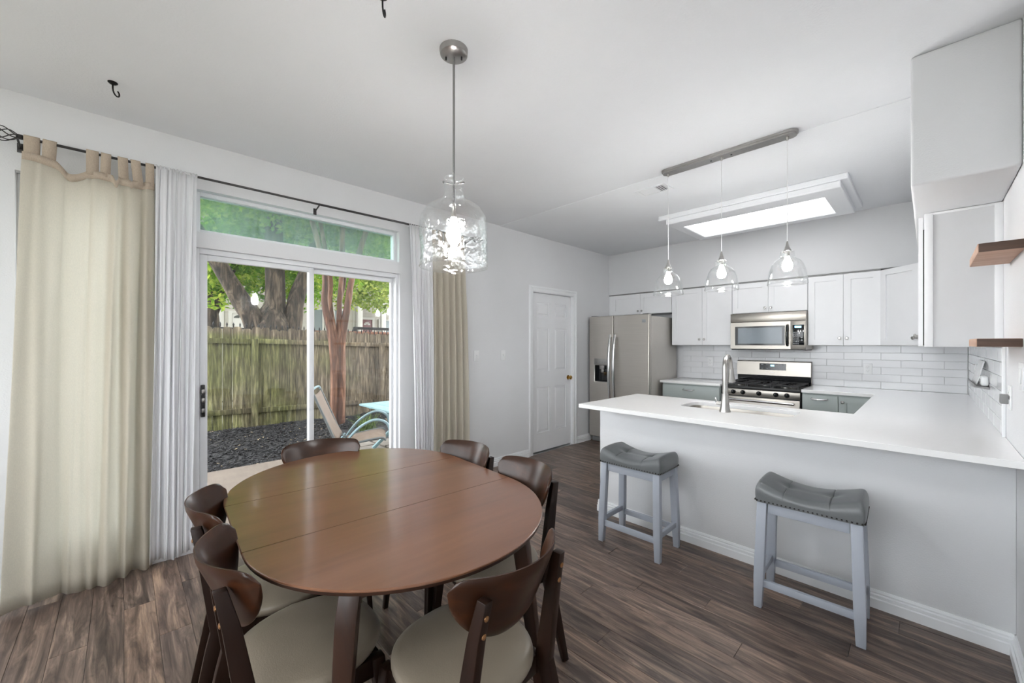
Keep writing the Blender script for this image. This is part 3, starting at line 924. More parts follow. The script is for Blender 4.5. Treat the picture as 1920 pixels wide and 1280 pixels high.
# ---- faucet
FX_, FY_ = -0.975, 2.995
t = thing('kitchen_faucet', 'tall brushed steel gooseneck faucet behind the sink', 'faucet', (FX_, FY_, CT))
obj('base', lathe(BM(), [(0.036, 0), (0.036, 0.004), (0.030, 0.02), (0.0255, 0.06), (0.0225, 0.10), (0.0225, 0.125)], FX_, FY_, CT, 24), 'nickel', t)
bm = BM()
path = [(FX_, FY_, CT + 0.12), (FX_, FY_, CT + 0.22), (FX_, FY_, CT + 0.30)]
for k in range(1, 9):
    a = PI * k / 9
    path.append((FX_ - 0.005 + 0.005 * math.cos(a), FY_ + 0.072 - 0.072 * math.cos(a), CT + 0.30 + 0.082 * math.sin(a)))
path += [(FX_ - 0.008, FY_ + 0.15, CT + 0.29)]
obj('spout', tube(bm, path, [0.0165] * len(path), 14), 'nickel', t)
bm = BM(); tube(bm, [(FX_ - 0.008, FY_ + 0.15, CT + 0.295), (FX_ - 0.008, FY_ + 0.155, CT + 0.24), (FX_ - 0.008, FY_ + 0.163, CT + 0.195)], [0.0165, 0.02, 0.026], 14)
obj('spray_head', bm, 'nickel', t)
bm = BM(); tube(bm, [(FX_ - 0.015, FY_, CT + 0.052), (FX_ - 0.055, FY_, CT + 0.056)], 0.0125, 12)
h_ = obj('lever', bm, 'nickel', t)
bm = BM(); tube(bm, [(FX_ - 0.050, FY_, CT + 0.056), (FX_ - 0.062, FY_ + 0.004, CT + 0.075), (FX_ - 0.070, FY_ + 0.02, CT + 0.088)], [0.010, 0.007, 0.005], 10)
obj('lever_grip', bm, 'chrome', h_)

# ---- refrigerator
t = thing('refrigerator', 'stainless side-by-side refrigerator with water dispenser in the left door', 'refrigerator', (-2.91, 5.2, 0))
X0, X1, XS, RY = -3.362, -2.455, -2.971, 4.79
obj('body', box(BM(), X0 + 0.006, X1 - 0.003, RY + 0.068, 5.60, 0.02, 1.745, 0.004), 'stainless_side', t)
obj('toe_grille', box(BM(), X0 + 0.012, X1 - 0.012, RY + 0.055, RY + 0.075, 0.006, 0.075, 0.003), 'plate_dark', t)
def fridge_door(a, b, holes=()):
    bm = BM()
    wall_panel(bm, 'y', RY, RY + 0.062, a, b, 0.085, 1.768, holes)
    o = obj('door', bm, 'stainless_fridge', t)
    md = o.modifiers.new('edge', 'BEVEL'); md.width = 0.009; md.segments = 3; md.limit_method = 'ANGLE'
    return o
D = (-3.272, -3.063, 0.859, 1.087)
fd1 = fridge_door(X0, XS - 0.003, [D]); fd1['label'] = 'left freezer door with dispenser'
fd2 = fridge_door(XS + 0.003, X1); fd2['label'] = 'wide right refrigerator door'
bm = BM()
box(bm, D[0], D[1], RY + 0.052, RY + 0.060, D[2], D[3])
box(bm, D[0], D[0] + 0.006, RY + 0.004, RY + 0.052, D[2], D[3]); box(bm, D[1] - 0.006, D[1], RY + 0.004, RY + 0.052, D[2], D[3])
box(bm, D[0] + 0.006, D[1] - 0.006, RY + 0.004, RY + 0.052, D[2], D[2] + 0.012)
obj('dispenser_niche', bm, 'black_gloss', fd1)
bm = BM(); box(bm, -3.20, -3.13, RY + 0.01, RY + 0.05, 1.03, 1.086, 0.004); box(bm, -3.185, -3.145, RY + 0.02, RY + 0.05, 0.985, 1.03, 0.004)
obj('dispenser_spout', bm, 'nickel', fd1)
obj('dispenser_panel', box(BM(), D[0] - 0.004, D[1] + 0.004, RY - 0.006, RY + 0.002, D[3], 1.180, 0.003), 'nickel', fd1)
bm = BM()
for i in range(4): box(bm, -3.245 + i * 0.045, -3.222 + i * 0.045, RY - 0.0068, RY - 0.0058, 1.125, 1.135)
obj('dispenser_print', bm, 'print_grey', fd1)['kind'] = 'stuff'
for par, hx in ((fd1, XS - 0.036), (fd2, XS + 0.036)):
    bm = BM()
    z0, z1 = 0.60, 1.512
    pts = []
    for k in range(15):
        s_ = k / 14
        pts.append((hx, RY - 0.016 - 0.052 * math.sin(PI * s_) ** 0.6, z0 + (z1 - z0) * s_))
    tube(bm, pts, [0.011 + 0.005 * math.sin(PI * k / 14) for k in range(15)], 12, flat=1.3)
    for zz in (z0 + 0.02, z1 - 0.02):
        box(bm, hx - 0.011, hx + 0.011, RY - 0.035, RY + 0.001, zz - 0.02, zz + 0.02, 0.004)
    obj('handle', bm, 'chrome', par)
obj('badge', box(BM(), -2.55, -2.50, RY - 0.0016, RY + 0.0005, 1.66, 1.70, 0.0005), 'print_grey', fd2, label='small square maker badge')
for a, b in ((X0 + 0.02, X0 + 0.1), (X1 - 0.1, X1 - 0.02)): obj('hinge_cover', box(BM(), a, b, RY + 0.02, RY + 0.12, 1.745, 1.778, 0.004), 'plate_dark', t)

# ---- over-the-range microwave
t = thing('microwave', 'stainless over-the-range microwave with black window and keypad', 'microwave', (-1.287, 5.49, 1.318))
A0, A1, MY = -1.662, -0.911, 5.29
obj('body', box(BM(), A0, A1, MY + 0.032, YB - 0.008, 1.322, 1.742, 0.003), 'stainless_side', t)
obj('vent_strip', box(BM(), A0, A1, MY + 0.004, MY + 0.032, 1.642, 1.742, 0.004), 'stainless', t)
d = obj('door', wall_panel(BM(), 'y', MY, MY + 0.031, A0 + 0.002, -1.050, 1.328, 1.636, [(-1.609, -1.103, 1.367, 1.590)]), 'stainless', t)
obj('window_frame', wall_panel(BM(), 'y', MY + 0.003, MY + 0.03, -1.609, -1.103, 1.367, 1.590, [(-1.580, -1.130, 1.388, 1.572)]), 'black_gloss', d)
obj('window_pane', box(BM(), -1.580, -1.130, MY + 0.006, MY + 0.028, 1.388, 1.572), 'micro_pane', d)
bm = BM(); tube(bm, smooth_path([(-1.079, MY + 0.002, 1.365), (-1.079, MY - 0.03, 1.385), (-1.079, MY - 0.042, 1.48), (-1.079, MY - 0.03, 1.575), (-1.079, MY + 0.002, 1.595)], 5), 0.012, 12, flat=0.8)
obj('handle', bm, 'black_gloss', d)
p = obj('control_panel', box(BM(), -1.047, A1 - 0.002, MY, MY + 0.031, 1.328, 1.636, 0.002), 'stainless', t)
obj('keypad', box(BM(), -1.032, -0.927, MY - 0.0015, MY + 0.001, 1.372, 1.594, 0.0005), 'black_gloss', p)
obj('display', box(BM(), -1.012, -0.952, MY - 0.0025, MY - 0.001, 1.560, 1.582), 'display', p)
bm = BM()
for r_ in range(7):
    for c_ in range(3):
        box(bm, -1.024 + c_ * 0.018, -1.011 + c_ * 0.018, MY - 0.0028, MY - 0.001, 1.382 + r_ * 0.0205, 1.391 + r_ * 0.0205)
for z in (1.425, 1.455): tube(bm, [(-0.948, MY - 0.003, z), (-0.948, MY - 0.0005, z)], 0.009, 14)
obj('keys', bm, 'print_grey', p)
obj('bottom_lip', box(BM(), A0 + 0.01, A1 - 0.01, MY + 0.012, YB - 0.02, 1.312, 1.322), 'black_matte', t)

# ---- gas range
t = thing('gas_range', 'stainless freestanding gas range with five black knobs', 'range', (-1.30, 5.36, 0))
G0, G1, GY = -1.681, -0.919, 5.065
obj('body', box(BM(), G0, G1, GY + 0.02, 5.60, 0.012, 0.868, 0.002), 'black_matte', t)
obj('control_panel', box(BM(), G0 + 0.001, G1 - 0.001, GY - 0.006, GY + 0.02, 0.798, 0.872, 0.004), 'stainless', t)
ck = obj('cooktop', box(BM(), G0, G1, GY - 0.012, 5.60, 0.872, 0.905, 0.004), 'black_matte', t)
for kx in (-1.558, -1.458, -1.298, -1.137, -1.036):
    bm = BM()
    lathe(bm, [(0.024, 0), (0.025, 0.006), (0.020, 0.010), (0.019, 0.026), (0.016, 0.030), (0, 0.030)], seg=20)
    box(bm, -0.0045, 0.0045, -0.019, 0.019, 0.028, 0.036, 0.002)
    for v in bm.verts: v.co = Vector((kx + v.co.x, GY - 0.006 - v.co.z, 0.836 + v.co.y))
    bmesh.ops.recalc_face_normals(bm, faces=bm.faces)
    obj('knob', bm, 'black_gloss', t)
od = obj('oven_door', box(BM(), G0 + 0.003, G1 - 0.003, GY - 0.012, GY + 0.018, 0.20, 0.788, 0.004), 'stainless', t)
obj('oven_window', box(BM(), G0 + 0.11, G1 - 0.11, GY - 0.0135, GY - 0.011, 0.33, 0.66, 0.0005), 'black_gloss', od)
bm = BM()
tube(bm, [(G0 + 0.045, GY - 0.06, 0.755), (G1 - 0.045, GY - 0.06, 0.755)], 0.0125, 14)
for hx in (G0 + 0.07, G1 - 0.07): box(bm, hx - 0.012, hx + 0.012, GY - 0.06, GY - 0.011, 0.745, 0.765, 0.003)
obj('oven_handle', bm, 'chrome', od)
obj('storage_drawer', box(BM(), G0 + 0.003, G1 - 0.003, GY - 0.008, GY + 0.018, 0.05, 0.192, 0.004), 'stainless', t)
bg_ = obj('backguard', prism(BM(), [(5.602, 1.006), (5.612, 1.168), (5.64, 1.180), (5.672, 1.180), (5.672, 0.905), (5.64, 0.905), (5.63, 1.0)], 'x', G0, G1), 'stainless', t)
obj('backguard_lower', prism(BM(), [(5.598, 0.903), (5.626, 0.93), (5.626, 1.004), (5.64, 1.004), (5.64, 0.903)], 'x', G0 + 0.002, G1 - 0.002), 'black_gloss', t)
sl = lambda z: 5.602 + (z - 1.006) * 0.010 / 0.162
obj('clock_panel', prism(BM(), [(sl(1.07) - 0.0015, 1.07), (sl(1.148) - 0.0015, 1.148), (sl(1.148) + 0.002, 1.148), (sl(1.07) + 0.002, 1.07)], 'x', -1.432, -1.157), 'black_gloss', bg_)
obj('clock_display', prism(BM(), [(sl(1.115) - 0.0022, 1.115), (sl(1.133) - 0.0022, 1.133), (sl(1.133), 1.133), (sl(1.115), 1.115)], 'x', -1.315, -1.278), 'display', bg_)
bm = BM()
for i in range(5):
    for z in (1.086, 1.132):
        if i == 2 and z > 1.1: continue
        prism(bm, [(sl(z) - 0.0022, z), (sl(z + .006) - 0.0022, z + .006), (sl(z + .006), z + .006), (sl(z), z)], 'x', -1.412 + i * 0.052, -1.392 + i * 0.052)
obj('clock_keys', bm, 'print_grey', bg_)
obj('badge', prism(BM(), [(sl(1.04) - 0.0012, 1.04), (sl(1.048) - 0.0012, 1.048), (sl(1.048), 1.048), (sl(1.04), 1.04)], 'x', -1.315, -1.275), 'plate', bg_, label='small pale maker badge')
# burners and continuous grates
for bx_, by_, br in ((-1.53, 5.19, 0.045), (-1.53, 5.46, 0.036), (-1.30, 5.325, 0.05), (-1.07, 5.19, 0.05), (-1.07, 5.46, 0.036)):
    bn = obj('burner', lathe(BM(), [(br, 0.905), (br, 0.912), (br * 0.8, 0.918), (0, 0.918)], bx_, by_, 0, 20), 'nickel', t)
    obj('burner_cap', lathe(BM(), [(br * 0.78, 0.918), (br * 0.8, 0.924), (br * 0.6, 0.928), (0, 0.928)], bx_, by_, 0, 20), 'black_matte', bn)
for i in range(3):
    a = G0 + 0.012 + i * (G1 - G0 - 0.024) / 3; b = a + (G1 - G0 - 0.024) / 3 - 0.004
    bm = BM(); z0, z1 = 0.928, 0.942
    for yy in (GY + 0.012, 5.585): beam(bm, (a, yy, 0.935), (b, yy, 0.935), 0.013, 0.014, 0.002)
    for xx in (a + 0.006, b - 0.006): beam(bm, (xx, GY + 0.006, 0.935), (xx, 5.59, 0.935), 0.012, 0.014, 0.002)
    m0 = (a + b) / 2
    for yy in (5.16, 5.22, 5.325, 5.43, 5.49):
        beam(bm, (a, yy, 0.936), (m0 - 0.045, yy, 0.936), 0.010, 0.013, 0.002); beam(bm, (m0 + 0.045, yy, 0.936), (b, yy, 0.936), 0.010, 0.013, 0.002)
    beam(bm, (m0, GY + 0.01, 0.936), (m0, 5.13, 0.936), 0.010, 0.013, 0.002); beam(bm, (m0, 5.25, 0.936), (m0, 5.40, 0.936), 0.010, 0.013, 0.002); beam(bm, (m0, 5.52, 0.936), (m0, 5.585, 0.936), 0.010, 0.013, 0.002)
    for xx in (a + 0.006, b - 0.006):
        for yy in (GY + 0.012, 5.585): box(bm, xx - 0.006, xx + 0.006, yy - 0.006, yy + 0.006, 0.905, 0.93)
    obj('grate', bm, 'iron_grate', t)

# ---- wall plates
def plate(name, label, cat, axis, t_, sgn, a, z, kind, w=0.07, h=0.115, group=None):
    loc = (t_, a, z - h / 2) if axis == 'x' else (a, t_, z - h / 2)
    th = thing(name, label, cat, loc, group=group)
    def bx(bm, d0, d1, a0, a1, z0, z1, bev):
        lo, hi = sorted((t_ + sgn * d0, t_ + sgn * d1))
        if axis == 'x': box(bm, lo, hi, a0, a1, z0, z1, bev)
        else: box(bm, a0, a1, lo, hi, z0, z1, bev)
        return bm
    obj('plate', bx(BM(), 0.0003, 0.006, a - w / 2, a + w / 2, z - h / 2, z + h / 2, 0.002), 'plate', th)
    if kind == 'switch':
        obj('toggle_surround', bx(BM(), 0.006, 0.0075, a - 0.008, a + 0.008, z - 0.016, z + 0.016, 0.0005), 'trim', th)
        obj('toggle', bx(BM(), 0.0075, 0.018, a - 0.004, a + 0.004, z - 0.002, z + 0.010, 0.001), 'plate', th)
    elif kind == 'outlet':
        for dz in (-0.021, 0.021):
            s_ = obj('socket', bx(BM(), 0.006, 0.008, a - 0.017, a + 0.017, z + dz - 0.014, z + dz + 0.014, 0.003), 'plate', th)
            bm = BM()
            for da in (-0.006, 0.006): bx(bm, 0.008, 0.0084, a + da - 0.001, a + da + 0.001, z + dz - 0.002, z + dz + 0.006, 0)
            bx(bm, 0.008, 0.0084, a - 0.002, a + 0.002, z + dz - 0.010, z + dz - 0.006, 0)
            obj('slots', bm, 'plate_dark', s_)
    elif kind == 'rocker':
        obj('rocker', bx(BM(), 0.006, 0.010, a - 0.016, a + 0.016, z - 0.032, z + 0.032, 0.002), 'plate', th)
    return th
plate('light_switch', 'white toggle switch plate nearer the beige curtain', 'switch', 'x', XL, 1, 2.754, 1.254, 'switch', group='wall switches')
plate('light_switch', 'white toggle switch plate nearer the pantry door', 'switch', 'x', XL, 1, 3.148, 1.252, 'switch', group='wall switches')
plate('wall_outlet', 'white double outlet on the tiles left of the range', 'outlet', 'y', YB - 0.010, -1, -2.03, 1.146, 'outlet', group='backsplash outlets')
plate('wall_outlet', 'white double outlet on the tiles right of the range', 'outlet', 'y', YB - 0.010, -1, -0.44, 1.118, 'outlet', group='backsplash outlets')
plate('wall_outlet', 'white outlet on the side wall tiles near the back corner', 'outlet', 'x', XR - 0.010, -1, 4.75, 1.17, 'outlet', group='side wall plates')
plate('light_switch', 'white rocker plate on the side wall under the shelves', 'switch', 'x', XR, -1, 2.68, 1.25, 'rocker', w=0.115, group='side wall plates')
# outlet with a boxy plug-in adapter next to the tile edge
pl = plate('wall_outlet', 'white outlet plate at the tile edge holding a grey plug', 'outlet', 'x', XR, -1, 3.02, 1.13, 'outlet', group='side wall plates')
obj('plug', box(BM(), XR - 0.035, XR - 0.008, 3.0, 3.035, 1.10, 1.145, 0.004), 'plate_dark', pl)
# small holder with a card and a camera-like gadget on the side wall tiles
t = thing('tablet_holder', 'white card propped in a small grey holder on the side wall tiles', 'holder', (XR - 0.03, 4.1, 1.08))
obj('card', prism(BM(), [(XR - 0.055, 1.12), (XR - 0.049, 1.12), (XR - 0.016, 1.27), (XR - 0.022, 1.272)], 'y', 4.02, 4.36), 'plate', t)
obj('tray', prism(BM(), [(XR - 0.075, 1.115), (XR - 0.075, 1.135), (XR - 0.070, 1.135), (XR - 0.066, 1.12), (XR - 0.0115, 1.12), (XR - 0.0115, 1.105)], 'y', 3.80, 4.38), 'plate_dark', t)
t2 = thing('plug_in_gadget', 'small round white gadget beside the propped card', 'gadget', (XR - 0.03, 3.9, 1.12))
obj('case', box(BM(), XR - 0.045, XR - 0.012, 3.83, 3.93, 1.122, 1.185, 0.012, 3), 'plate', t2)
bm = BM(); tube(bm, [(XR - 0.049, 3.86, 1.155), (XR - 0.044, 3.86, 1.155)], 0.012, 16)
obj('lens', bm, 'plate_dark', t2)

# ---- floating shelves on the right wall
for z0, z1, ya, yb, lab in ((1.770, 1.808, 2.592, 3.055, 'upper short floating walnut shelf with dark near end'), (1.372, 1.408, 2.672, 3.10, 'lower short floating walnut shelf with dark near end')):
    t = thing('floating_shelf', lab, 'shelf', (0.21, (ya + yb) / 2, z0), group='floating shelves on the right wall')
    obj('board', box(BM(), 0.147, XR - 0.0005, ya + 0.004, yb, z0, z1, 0.003), 'shelf_light', t)
    obj('end_band', box(BM(), 0.150, XR - 0.0005, ya, ya + 0.005, z0 + 0.001, z1 - 0.001, 0.001), 'shelf_dark', t, label='dark near end face')  # near end face coloured darker than the board

# ---- ceiling items
t = thing('ceiling_light_box', 'stepped white box around a bright fluorescent panel on the kitchen ceiling', 'ceiling light', (-1.2, 4.55, 2.62))
KZ = H - 0.005
obj('upper_step', wall_panel(BM(), 'y', 0, 1, 0, 1, 0, 1) if False else slab(BM(), [(-1.985, 4.07), (-0.43, 4.07), (-0.43, 5.06), (-1.985, 5.06)], 2.682, KZ - 0.0005, [[(-1.80, 4.27), (-0.61, 4.27), (-0.61, 4.86), (-1.80, 4.86)]]), 'ceiling', t)
ls = obj('lower_step', slab(BM(), [(-1.90, 4.02 + 0.05), (-0.475, 4.02 + 0.05), (-0.475, 4.985), (-1.90, 4.985)], 2.625, 2.6815, [[(-1.80, 4.28), (-0.61, 4.28), (-0.61, 4.875), (-1.80, 4.875)]]), 'ceiling', t)
for o in t.children:
    md = o.modifiers.new('edge', 'BEVEL'); md.width = 0.01; md.segments = 3; md.limit_method = 'ANGLE'
obj('diffuser', box(BM(), -1.80, -0.61, 4.28, 4.86, 2.634, 2.640), 'panel_light', t, label='glowing white diffuser panel')

t = thing('ceiling_vent', 'white rectangular air vent in the ceiling beside the pendant bar', 'vent', (-1.665, 3.335, KZ - 0.01))
vx0, vx1, vy0, vy1 = -1.80, -1.53, 3.25, 3.425
obj('frame', slab(BM(), [(vx0, vy0), (vx1, vy0), (vx1, vy1), (vx0, vy1)], KZ - 0.008, KZ - 0.0005, [[(vx0 + .025, vy0 + .022), (vx1 - .025, vy0 + .022), (vx1 - .025, vy1 - .022), (vx0 + .025, vy1 - .022)]]), 'trim', t)
obj('duct_back', box(BM(), vx0 + .025, vx1 - .025, vy0 + .022, vy1 - .022, KZ - 0.0012, KZ - 0.0005), 'plate_dark', t)
for i in range(11):
    x = vx0 + 0.036 + i * 0.0198
    tl_ = 0.009 if i < 7 else -0.007
    bm = BM(); prism(bm, [(x - tl_, KZ - 0.0075), (x - tl_ + 0.0015, KZ - 0.0075), (x + tl_ + 0.0015, KZ - 0.0015), (x + tl_, KZ - 0.0015)], 'y', vy0 + 0.022, vy1 - 0.022)
    obj('slat', bm, 'trim', t)

def hook(label, x, y, a):
    t = thing('ceiling_hook', label, 'hook', (x, y, H), rotz=a, local=True, group='plant hooks in the ceiling')
    bm = BM(); lathe(bm, [(0, -0.012), (0.012, -0.010), (0.02, -0.003), (0.02, 0)], seg=16)
    obj('rosette', bm, 'hook', t)
    pts = [(0, 0, -0.008), (0, 0, -0.03)] + [(0.018 - 0.018 * math.cos(PI * 1.35 * k / 10), 0, -0.03 - 0.022 * math.sin(PI * 1.35 * k / 10) - 0.002 * k) for k in range(1, 11)]
    obj('hook', tube(BM(), pts, 0.0035, 8), 'hook', t)
hook('black swag hook in the ceiling above the left curtain', -2.932, -0.04, 2.4)
hook('black swag hook at the top edge above the dining pendant', -1.475, 0.725, 2.4)

# ---- bulbs
def bulb_parts(t, x, y, ztop, L, r, m, glass=True):
    b = obj('bulb', lathe(BM(), [(0, -L), (r * 0.55, -L * 0.96), (r * 0.92, -L * 0.82), (r, -L * 0.62), (r * 0.8, -L * 0.36), (r * 0.48, -L * 0.14), (r * 0.42, 0)], x, y, ztop, 12), m, t, label='glowing bulb')
    return b

# ---- dining pendant
PXd, PYd = -1.517, 1.094
t = thing('dining_pendant', 'large clear rippled glass jug pendant on a grey rod over the dining table', 'pendant light', (PXd, PYd, 1.735))
obj('canopy', lathe(BM(), [(0, -0.034), (0.050, -0.032), (0.062, -0.024), (0.065, -0.006), (0.065, 0)], PXd, PYd, H, 32), 'nickel', t)
bm = BM()
for a in (0.8, 0.8 + PI): tube(bm, [(PXd + 0.036 * math.cos(a), PYd + 0.036 * math.sin(a), H - 0.03), (PXd + 0.036 * math.cos(a), PYd + 0.036 * math.sin(a), H - 0.046)], 0.004, 8)
obj('canopy_screw', bm, 'rod', t)
obj('rod', tube(BM(), [(PXd, PYd, H - 0.03), (PXd, PYd, 2.03)], 0.0052, 10), 'plate_dark', t)
hz = lambda a, z: 0.0022 * math.sin(3 * a + 20 * z) + 0.0016 * math.sin(7 * a - 31 * z)
prof = [(0.040, 2.150), (0.043, 2.146), (0.042, 2.12), (0.040, 2.085), (0.046, 2.055), (0.062, 2.037), (0.095, 2.023), (0.125, 2.003), (0.144, 1.97), (0.1515, 1.93), (0.152, 1.87), (0.150, 1.80), (0.152, 1.762), (0.154, 1.737)]
bm = lathe(BM(), prof, PXd, PYd, 0, 56, cap=False, wob=lambda a, z: hz(a, z) if z < 2.03 else 0)
so = obj('shade', bm, 'glass_ripple', t)
md = so.modifiers.new('glass', 'SOLIDIFY'); md.thickness = 0.003
obj('shade_rim', tube(BM(), [(PXd + 0.1545 * math.cos(2 * PI * k / 48), PYd + 0.1545 * math.sin(2 * PI * k / 48), 1.737) for k in range(48)], 0.0028, 8, closed=True), 'glass', t)
for k in range(3):
    a = 0.35 + 2 * PI * k / 3
    bm = BM(); tube(bm, [(PXd, PYd, 2.118), (PXd + 0.050 * math.cos(a), PYd + 0.050 * math.sin(a), 2.118)], 0.003, 8)
    bmesh.ops.create_icosphere(bm, subdivisions=1, radius=0.0065, matrix=Matrix.Translation((PXd + 0.052 * math.cos(a), PYd + 0.052 * math.sin(a), 2.118)))
    obj('support_pin', bm, 'plate_dark', t)
obj('socket', lathe(BM(), [(0.005, 2.035), (0.009, 2.02), (0.0115, 1.985), (0.0115, 1.965), (0, 1.965)], PXd, PYd, 0, 20), 'nickel', t)
bulb_parts(t, PXd, PYd, 1.965, 0.125, 0.033, 'bulb_dining')

# ---- linear three-light pendant
LY = 3.06
t = thing('linear_pendant', 'brushed nickel ceiling bar with three clear glass bell pendants over the peninsula', 'pendant light', (-1.01, LY, 1.766))
HB = H - 0.0006
pl_ = lambda grow: round_rect(-1.455 - grow, -0.565 + grow, LY - 0.05 - grow, LY + 0.05 + grow, 0.05 + grow - 0.001, 8)
bm = slab(BM(), pl_(0.0), HB - 0.016, HB)
slab(bm, pl_(-0.008), HB - 0.027, HB - 0.0155)
obj('canopy_bar', bm, 'nickel', t)
bm = BM()
for sx in (-1.09, -0.955): tube(bm, [(sx, LY, HB - 0.03), (sx, LY, HB - 0.02)], 0.006, 10)
obj('canopy_screw', bm, 'rod', t)
for px_ in (-1.408, -1.019, -0.625):
    obj('cord_grip', lathe(BM(), [(0.005, -0.05), (0.010, -0.035), (0.010, -0.02)], px_, LY, HB, 12), 'nickel', t)
    obj('cord', tube(BM(), [(px_, LY, HB - 0.045), (px_, LY, 2.03)], 0.0026, 8), 'plate', t)
    obj('socket_cap', lathe(BM(), [(0.004, 2.042), (0.006, 2.035), (0.010, 2.015), (0.018, 1.992), (0.028, 1.978), (0.028, 1.974), (0, 1.974)], px_, LY, 0, 24), 'nickel', t)
    prof = [(0.030, 1.976), (0.037, 1.972), (0.038, 1.950), (0.036, 1.938), (0.046, 1.930), (0.066, 1.917), (0.084, 1.892), (0.096, 1.855), (0.103, 1.81), (0.109, 1.768)]
    so = obj('shade', lathe(BM(), prof, px_, LY, 0, 40, cap=False), 'glass', t)
    md = so.modifiers.new('glass', 'SOLIDIFY'); md.thickness = 0.0035
    rim = obj('shade_rim', tube(BM(), [(px_ + 0.1085 * math.cos(2 * PI * k / 40), LY + 0.1085 * math.sin(2 * PI * k / 40), 1.7685) for k in range(40)], 0.003, 8, closed=True), 'glass', so)
    obj('socket', lathe(BM(), [(0.013, 1.974), (0.014, 1.945), (0, 1.945)], px_, LY, 0, 16), 'nickel', t)
    bulb_parts(t, px_, LY, 1.945, 0.095, 0.030, 'bulb_kitchen')
# ------------------------------------------------------------------ curtains
RX, RZ = -3.310, 2.476
t = thing('curtain_rod', 'thin dark metal curtain rod with twisted cage finial across the window wall', 'curtain rod', (RX, 0.95, RZ))
obj('rod', tube(BM(), [(RX, -0.385, RZ - 0.006), (RX, 1.10, RZ), (RX, 2.62, RZ + 0.012)], 0.0075, 10), 'rod', t)
obj('rod_sleeve', tube(BM(), [(RX, 1.10, RZ), (RX, 2.62, RZ + 0.012)], 0.0088, 10), 'rod', t)
for (ya, sgn) in ((-0.385, -1), (2.62, 1)):
    zc = RZ - 0.006 if sgn < 0 else RZ + 0.012
    f = obj('finial', lathe(BM(), [(0.0, -0.012), (0.012, -0.01), (0.012, 0.01), (0, 0.012)], RX, ya + sgn * 0.006, zc, 12), 'rod', t)
    for k in range(6):
        pts = []
        for i in range(13):
            s_ = i / 12
            a = 2 * PI * k / 6 + s_ * 2.6
            rr = 0.006 + 0.030 * math.sin(PI * s_)
            pts.append((RX + rr * math.cos(a), ya + sgn * (0.01 + 0.115 * s_), zc + rr * math.sin(a)))
        obj('cage_wire', tube(BM(), pts, 0.0026, 6), 'rod', f)
    bm = BM(); bmesh.ops.create_icosphere(bm, subdivisions=2, radius=0.012, matrix=Matrix.Translation((RX, ya + sgn * 0.132, zc)))
    obj('finial_tip', bm, 'rod', f)
for yb_ in (-0.42 + 0.02, 1.10, 2.60):
    bm = BM()
    tube(bm, [(XL + 0.0005, yb_, RZ - 0.035), (XL + 0.02, yb_, RZ - 0.03), (RX, yb_, RZ - 0.012)], 0.005, 8)
    box(bm, XL + 0.0003, XL + 0.004, yb_ - 0.012, yb_ + 0.012, RZ - 0.06, RZ - 0.01, 0.001)
    tube(bm, [(RX + 0.011 * math.cos(a), yb_, RZ + 0.011 * math.sin(a)) for a in [PI + PI * k / 8 for k in range(9)]], 0.004, 8)
    obj('bracket', bm, 'rod', t)

def curtain_cloth(y0t, y1t, y0b, y1b, zt, zb, fold, x0, nu=120, nv=28, th=0.0015):
    """zt may be a function of u; fold(u, v) pushes the cloth into the room"""
    bm = BM()
    ztf = zt if callable(zt) else (lambda u: zt)
    g = []
    for i in range(nu + 1):
        u = i / nu
        col = []
        for j in range(nv + 1):
            v = j / nv
            e = v ** 0.8
            yy = (y0t + (y1t - y0t) * u) * (1 - e) + (y0b + (y1b - y0b) * u) * e
            z = ztf(u) + (zb + 0.012 * math.sin(9 * u) - ztf(u)) * v
            col.append(bm.verts.new((x0 + fold(u, v), yy + 0.006 * math.sin(31 * u + 4 * v), z)))
        g.append(col)
    for i in range(nu):
        for j in range(nv):
            bm.faces.new((g[i][j], g[i + 1][j], g[i + 1][j + 1], g[i][j + 1]))
    bmesh.ops.recalc_face_normals(bm, faces=bm.faces)
    return bm

def solid(o, th=0.0015):
    md = o.modifiers.new('cloth', 'SOLIDIFY'); md.thickness = th; md.offset = 0
    return o

def tab(parent, yc, w, zlow, zr, skew=0.0):
    prof = [(0.012, zlow), (0.0125, zr - 0.01), (0.011, zr + 0.006), (0.0, zr + 0.0115), (-0.011, zr + 0.006), (-0.0125, zr - 0.01), (0.0, zlow)]
    bm = BM()
    rows = []
    for dx, z in prof:
        s_ = skew * (z - zlow) / (zr - zlow)
        rows.append([bm.verts.new((RX + dx, yc + s_ + sy * w / 2, z)) for sy in (-1, 0, 1)])
    for a, b in zip(rows, rows[1:]):
        for k in range(2): bm.faces.new((a[k], a[k + 1], b[k + 1], b[k]))
    return solid(obj('tab', bm, 'linen_band', parent), 0.002)

def linen_curtain(label, y0t, y1t, y0b, y1b, tabs, fold, zt, zb, group):
    t = thing('linen_curtain', label, 'curtain', (RX, (y0b + y1b) / 2, zb), group=group)
    cl = solid(obj('panel', curtain_cloth(y0t, y1t, y0b, y1b, zt, zb, fold, RX), 'linen', t, angle=80))
    # top hem band, a second layer of cloth
    ztf = zt if callable(zt) else (lambda u: zt)
    bm = BM(); g = []
    for i in range(81):
        u = i / 80
        g.append([bm.verts.new((RX + fold(u, 0.0) + 0.0022, y0t + (y1t - y0t) * u + 0.006 * math.sin(31 * u), ztf(u) + 0.001 - 0.042 * j)) for j in (0, 1)])
    for a, b in zip(g, g[1:]): bm.faces.new((a[0], b[0], b[1], a[1]))
    solid(obj('hem_band', bm, 'linen_band', t, angle=80))
    for yc, w, sk in tabs:
        u = (yc - y0t) / (y1t - y0t)
        tab(t, yc, w, ztf(u) - 0.02, RZ, sk)
    return t

